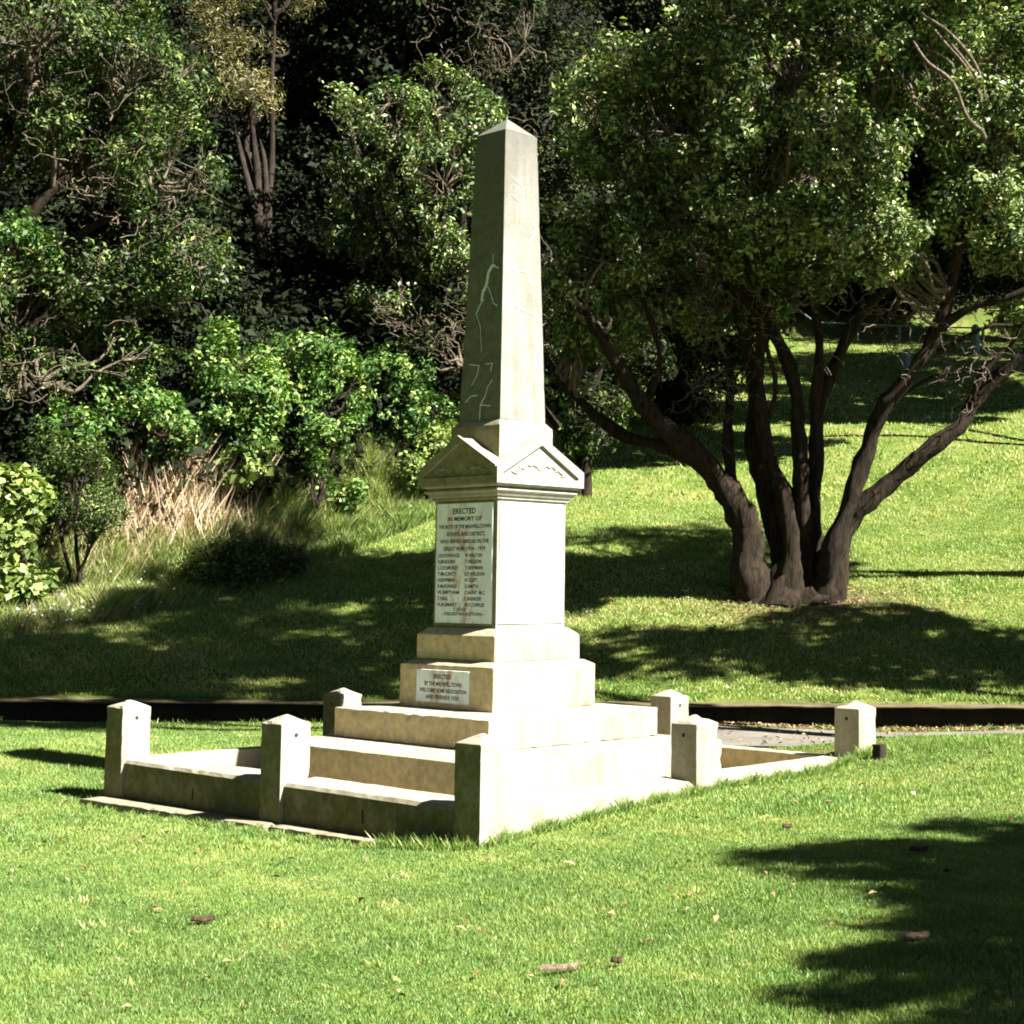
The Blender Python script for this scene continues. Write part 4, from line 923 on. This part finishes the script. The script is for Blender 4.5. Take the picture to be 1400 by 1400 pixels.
for (d0, d1, nn_) in ((6.2, 12, 130), (12, 20.5, 150)):
    u, d = sample_ud(nn_, d0, d1); k = keep_lawn(u, d); u, d = u[k], d[k]
    rp = rng.integers(14, 40, len(u)); uu = np.repeat(u, rp)+rng.normal(0, .045, rp.sum()); dd_ = np.repeat(d, rp)+rng.normal(0, .045, rp.sum())
    V, F, t = blades(uu, dd_, rng.uniform(.03, .065, len(uu)), .011*rng.uniform(.6, 1.4, len(uu)), np.repeat(rng.uniform(.05, .95, len(u)), rp), .9)
    GV.append(V); GF.append(F+off); GT.append(t); off += len(V)
# tufts left uncut against the kerbs and slab
def tuft_line(p0, p1, n, h0, h1, sp=.05):
    t = rng.uniform(size=n); P_ = np.array(p0)[None]*(1-t[:, None])+np.array(p1)[None]*t[:, None]+rng.normal(0, sp, (n, 2))
    P3_ = np.c_[P_, np.zeros(n)]; return (*UD(P3_), rng.uniform(h0, h1, n)*(1+.8*np.sin(t*37)**4))
TL = [tuft_line((-2.43, -2.55), (2.3, -2.56), 5200, .04, .10, .03), tuft_line((-2.76, 2.4), (-2.68, -1.7), 4200, .03, .065, .03), tuft_line((-2.66, -1.7), (-2.47, -2.5), 1100, .04, .10, .04),
      tuft_line((2.35, -2.5), (3.0, -3.4), 900, .04, .10, .10), tuft_line((-2.5, 2.6), (0, 2.6), 1600, .04, .09, .05)]
for u, d, hg in TL:
    V, F, t = blades(u, d, hg, .006*rng.uniform(.7, 1.4, len(u)), .5+rng.normal(0, .2, len(u)), .8)
    GV.append(V); GF.append(F+off); GT.append(t); off += len(V)
# weeds along the foot and the lip of the retaining wall
for (ulo, uhi, dd, n, h1) in ((-12, 9, 20.70, 2600, .12), (-12, 9, 21.25, 9000, .13), (-3, 9, 20.5, 800, .10)):
    u = rng.uniform(ulo, uhi, n); kk = patchy(u, u*0, 2.2, 3.) > -.1; u = u[kk]; d = dd+rng.normal(0, .05, len(u))
    V, F, t = blades(u, d, rng.uniform(.04, h1, len(u)), .011*rng.uniform(.7, 1.4, len(u)), .5+rng.normal(0, .22, len(u)), .9)
    GV.append(V); GF.append(F+off); GT.append(t); off += len(V)
me = np_mesh('grass', np.concatenate(GV), np.concatenate(GF), {'tint': np.concatenate(GT)})
tag(link('grass', me, M['grass']), 'short mown grass over the lawn and the hillside', 'grass', kind='stuff')
# long grass and weeds along the edge of the wood
LV = []; LF = []; LT = []; off = 0
def long_patch(px0, px1, n, lo_, hi_, h0, h1, wd, tm):
    global off
    px = rng.uniform(px0, px1, n); d = np.zeros(n)+27.
    for _ in range(4): d = shrub_d((px-967)/FPX*d)
    d = d + rng.uniform(lo_, hi_, n); u = (px-967)/FPX*d
    hg = rng.uniform(h0, h1, n)*(1+.5*patchy(u, d, 2.0, 6.))
    V, F, t = blades(u, d, hg, wd*rng.uniform(.6, 1.4, n), tm+rng.normal(0, .2, n)+.15*patchy(u, d, 1.2, 1.), .8)
    LV.append(V); LF.append(F+off); LT.append(t); off += len(V)
long_patch(-150, 640, 90000, -1.1, 1.0, .10, .34, .022, .5)
long_patch(-150, 300, 40000, -1.2, 1.0, .12, .42, .022, .72)
long_patch(60, 420, 34000, -1.0, .9, .12, .42, .022, .75)
long_patch(410, 560, 22000, -.2, 1.6, .22, .50, .022, .68)
long_patch(300, 420, 14000, -.2, 1.4, .2, .50, .022, .6)
long_patch(560, 860, 22000, -.8, 1.6, .10, .35, .024, .55)
long_patch(-150, 900, 40000, 1.0, 4.0, .15, .5, .026, .35)
me = np_mesh('long_grass', np.concatenate(LV), np.concatenate(LF), {'tint': np.concatenate(LT)})
tag(link('long_grass', me, M['long_grass']), 'rank green grass and weeds along the foot of the wood', 'long grass', kind='stuff')
# dry pinkish grass
LV = []; LF = []; LT = []; off = 0
def stems_at(px, d, n, sx, h0, h1, tm):
    global off
    u0 = (px-967)/FPX*d; u = u0+rng.normal(0, sx, n); dd = d+rng.normal(0, .35, n)
    V, F, t = blades(u, dd, rng.uniform(h0, h1, n), .010*rng.uniform(.5, 1.3, n), tm+rng.normal(0, .2, n), .55)
    LV.append(V); LF.append(F+off); LT.append(t); off += len(V)
stems_at(215, 27.9, 6500, .42, .35, 1.25, .68); stems_at(160, 27.1, 3000, .36, .25, .85, .6); stems_at(285, 28.6, 2200, .34, .3, 1.0, .5); stems_at(120, 26.2, 500, .3, .2, .6, .6)
stems_at(90, 24.9, 700, .25, .2, .5, .6); stems_at(430, 29.7, 350, .3, .3, .7, .6); stems_at(360, 28.6, 500, .4, .3, .6, .6)
me = np_mesh('dry_grass', np.concatenate(LV), np.concatenate(LF), {'tint': np.concatenate(LT)})
tag(link('dry_grass', me, M['dry']), 'clump of dead pinkish brown stalks at the edge of the wood on the left', 'dry grass', kind='stuff')
# white wild flowers low at the left
n = 120; px = rng.normal(130, 60, n); d = np.zeros(n)+24.6
for _ in range(4): d = shrub_d((px-967)/FPX*d)
d += rng.uniform(-1.2, .2, n); u = (px-967)/FPX*d
P_ = W(u, d, H(u, d)+rng.uniform(.12, .32, n))
V, F, t = leaves(P_, rand_unit(n)*.4+np.array([-.4, -.6, .6]), .055, .05, rng.uniform(0, 1, n))
tag(link('wild_flowers', np_mesh('wild_flowers', V, F, {'tint': t}), M['flower']), 'tiny white flowers scattered in the rank grass at left', 'flowers', kind='stuff')
# litter of dead leaves: on the lawn, under the tree and along the foot of the wall
U = []; D = []
u, d = sample_ud(520, 6.5, 21); U.append(u); D.append(d)
u = rng.uniform(-3.2, 9, 2600); U.append(u); D.append(20.62+rng.normal(0, .13, len(u)))
u = rng.uniform(-3.2, 9, 500); U.append(u); D.append(rng.uniform(18, 20.5, len(u)))
u = rng.normal(TREE_U, 1.8, 2600); U.append(u); D.append(TREE_D-.4+rng.normal(0, 1.1, len(u)))
u = rng.normal(.5, 3.5, 1200); U.append(u); D.append(rng.uniform(21.4, 25, len(u)))
u = np.concatenate(U); d = np.concatenate(D)
pw = W(u, d, 0); k = ~((np.abs(pw[:, 0]) < 2.5) & (np.abs(pw[:, 1]) < 2.6)) & ~((d > 20.76) & (d < 21.3)); u, d = u[k], d[k]; n = len(u)
P_ = W(u, d, H(u, d)+.03+.012*rng.uniform(0, 1, n))
nn = rand_unit(n)*.5+np.array([0, 0, 1.]); nn /= np.linalg.norm(nn, axis=1, keepdims=True)
V, F, t = leaves(P_, nn, rng.uniform(.03, .08, n), rng.uniform(.015, .04, n), rng.uniform(0, 1, n), .3)
tag(link('leaf_litter', np_mesh('leaf_litter', V, F, {'tint': t}), M['litter']), 'dead leaves and bark scraps strewn on lawn, path and bank', 'leaf litter', kind='stuff')
# pieces of bark lying on the front lawn
def ground_at(px, py):
    v = FW + RT*(px-700-PPX)/FPX - UP*(py-700-PPY)/FPX
    t = 5.
    for _ in range(400):
        p = CAM+v*t; u, d = UD(p)
        if p[2] <= gz(u, d)+.02: return p
        t += .04
    return p
def bark_piece(label, px, py, ln, wd, ang, m, name='bark_scrap'):
    p = ground_at(px, py); bm = bmesh.new(); n = 7; rows = []
    for i in range(n):
        t = i/(n-1)-.5; w_ = wd*(1-(2*t)**4*.7)*(.8+.3*mnoise.noise(Vector((px, i*.9, 1))))
        c = Vector((t*ln, 0, .003*math.sin(i*1.3)))
        rows.append([bm.verts.new(c+Vector((0, s*w_*.5, .018*(1-s*s)+zo))) for s in (-1, 0, 1) for zo in (0, )]+[bm.verts.new(c+Vector((0, s*w_*.45, .018*(1-s*s)-.010))) for s in (1, 0, -1)])
    for a_, b_ in zip(rows[:-1], rows[1:]):
        for j in range(6): bm.faces.new([a_[j], a_[(j+1) % 6], b_[(j+1) % 6], b_[j]])
    bm.faces.new(rows[0]); bm.faces.new(rows[-1][::-1])
    bmesh.ops.transform(bm, verts=bm.verts, matrix=Matrix.Translation(Vector(p)+Vector((0, 0, .022))) @ Matrix.Rotation(ang, 4, 'Z'))
    tag(bm_obj(name, bm, m), label, 'bark', 'scraps of bark on the lawn')
M['scrap'] = bark('scrap_bark', (.10, .065, .04), (.46, .36, .25), 30)
M['scrapd'] = bark('scrap_bark_dark', (.03, .018, .012), (.16, .10, .06), 30)
RA = math.atan2(RTH[1], RTH[0])
bark_piece('pale strip of bark lying lowest on the lawn, nearest the bottom edge', 765, 1329, .20, .045, RA+.35, M['scrap'])
bark_piece('small brown bark scrap right of the pale strip of bark', 843, 1319, .06, .05, RA+.2, M['scrapd'])
bark_piece('dark brown scrap on the sunlit lawn at lower left', 277, 1262, .13, .07, RA+.1, M['scrapd'])
bark_piece('dark scrap just left of the tip of the foreground shadow', 1076, 1134, .07, .06, RA, M['scrapd'])
bark_piece('brown scrap lying inside the foreground shadow at right', 1256, 1166, .12, .07, RA, M['scrapd'])
bark_piece('tan scrap in the notch between the two lobes of the foreground shadow', 1250, 1285, .16, .08, RA+.3, M['scrap'])

# ------------------------------------------------------------------ white posts and rail at the top of the meadow
M['paint'], nt, b = mat('shade_greyed_white'); b.inputs['Base Color'].default_value = (.14, .17, .17, 1); b.inputs['Roughness'].default_value = .7  # white paint greyed so the hilltop shade is in the colour
def marker(label, px, d, hh):
    u = (px-967)/FPX*d; b_ = G(u, d)
    rg = [[(b_[0]+x, b_[1]+y, b_[2]+z) for x, y, z in sq(w_, 0)] for w_, z0 in ((.11, 0), )]
    rings = [[(b_[0]+x, b_[1]+y, b_[2]+z) for x, y, _ in sq(w_, 0)] for w_, z in ((.115, -.2), (.11, hh-.1), (.04, hh))]
    tag(bm_obj('marker_post', stack(rings, .01, 9, 0), M['paint']), label, 'post', 'white posts on the hilltop')
marker('short white post in the shade of the hilltop trees', 1240, 52, .85)
marker('dim white post on the shaded hilltop further right', 1336, 56, 1.1)
e = empty('rail_fence', tuple(G(5, 60)), label='low pale rail fence crossing the shaded top of the meadow', cat='fence')
us = np.arange(2.5, 12.5, 1.6)
for u in us:
    b_ = G(u, 60); bm_obj('fence_post', stack([[(b_[0]+x, b_[1]+y, b_[2]+z) for x, y, _ in sq(.045, 0)] for z in (-.1, .60)], .005, 9, 0), M['paint'], e)
V, F = tube([(np.array([G(u, 60, .62) for u in us]), np.full(len(us), .035))], 8)
link('rail', np_mesh('rail', V, F), M['paint'], e)

# ------------------------------------------------------------------ light, sky, camera
w = bpy.data.worlds.new('World'); sc.world = w; w.use_nodes = True
nt = w.node_tree; bg = nt.nodes['Background']
sky = nt.nodes.new('ShaderNodeTexSky'); sky.sky_type = 'NISHITA'; sky.sun_disc = False; sky.air_density = .13; sky.dust_density = .10; sky.ozone_density = .6
sky.sun_elevation = SUN_EL; sky.sun_rotation = math.atan2(SUN[0], SUN[1])
nt.links.new(sky.outputs[0], bg.inputs[0]); bg.inputs[1].default_value = .05
ld = bpy.data.lights.new('sun', 'SUN'); ld.energy = 5.0; ld.angle = R(.53); ld.color = (1, .96, .88)
lo_ = bpy.data.objects.new('sun', ld); COL.objects.link(lo_)
lo_.rotation_mode = 'QUATERNION'; lo_.rotation_quaternion = Vector(SUN).to_track_quat('Z', 'Y')
cd = bpy.data.cameras.new('camera'); co = bpy.data.objects.new('camera', cd); COL.objects.link(co)
cd.sensor_fit = 'HORIZONTAL'; cd.sensor_width = 36; cd.lens = FPX*36/1400
cd.shift_x = -PPX/1400; cd.shift_y = PPY/1400
cd.clip_start = .1; cd.clip_end = 1000
mt = Matrix(((RT[0], UP[0], -FW[0], CAM[0]), (RT[1], UP[1], -FW[1], CAM[1]), (RT[2], UP[2], -FW[2], CAM[2]), (0, 0, 0, 1)))
co.matrix_world = mt
sc.camera = co
sc.render.resolution_x = 1024; sc.render.resolution_y = 1024
sc.render.engine = 'CYCLES'
sc.cycles.max_bounces = 6; sc.cycles.diffuse_bounces = 3; sc.cycles.glossy_bounces = 2; sc.cycles.transmission_bounces = 3
sc.cycles.filter_width = 1.9
vs_ = sc.view_settings; vs_.view_transform = 'Standard'; vs_.look = 'None'; vs_.exposure = 2.15; vs_.gamma = 1; vs_.use_curve_mapping = False
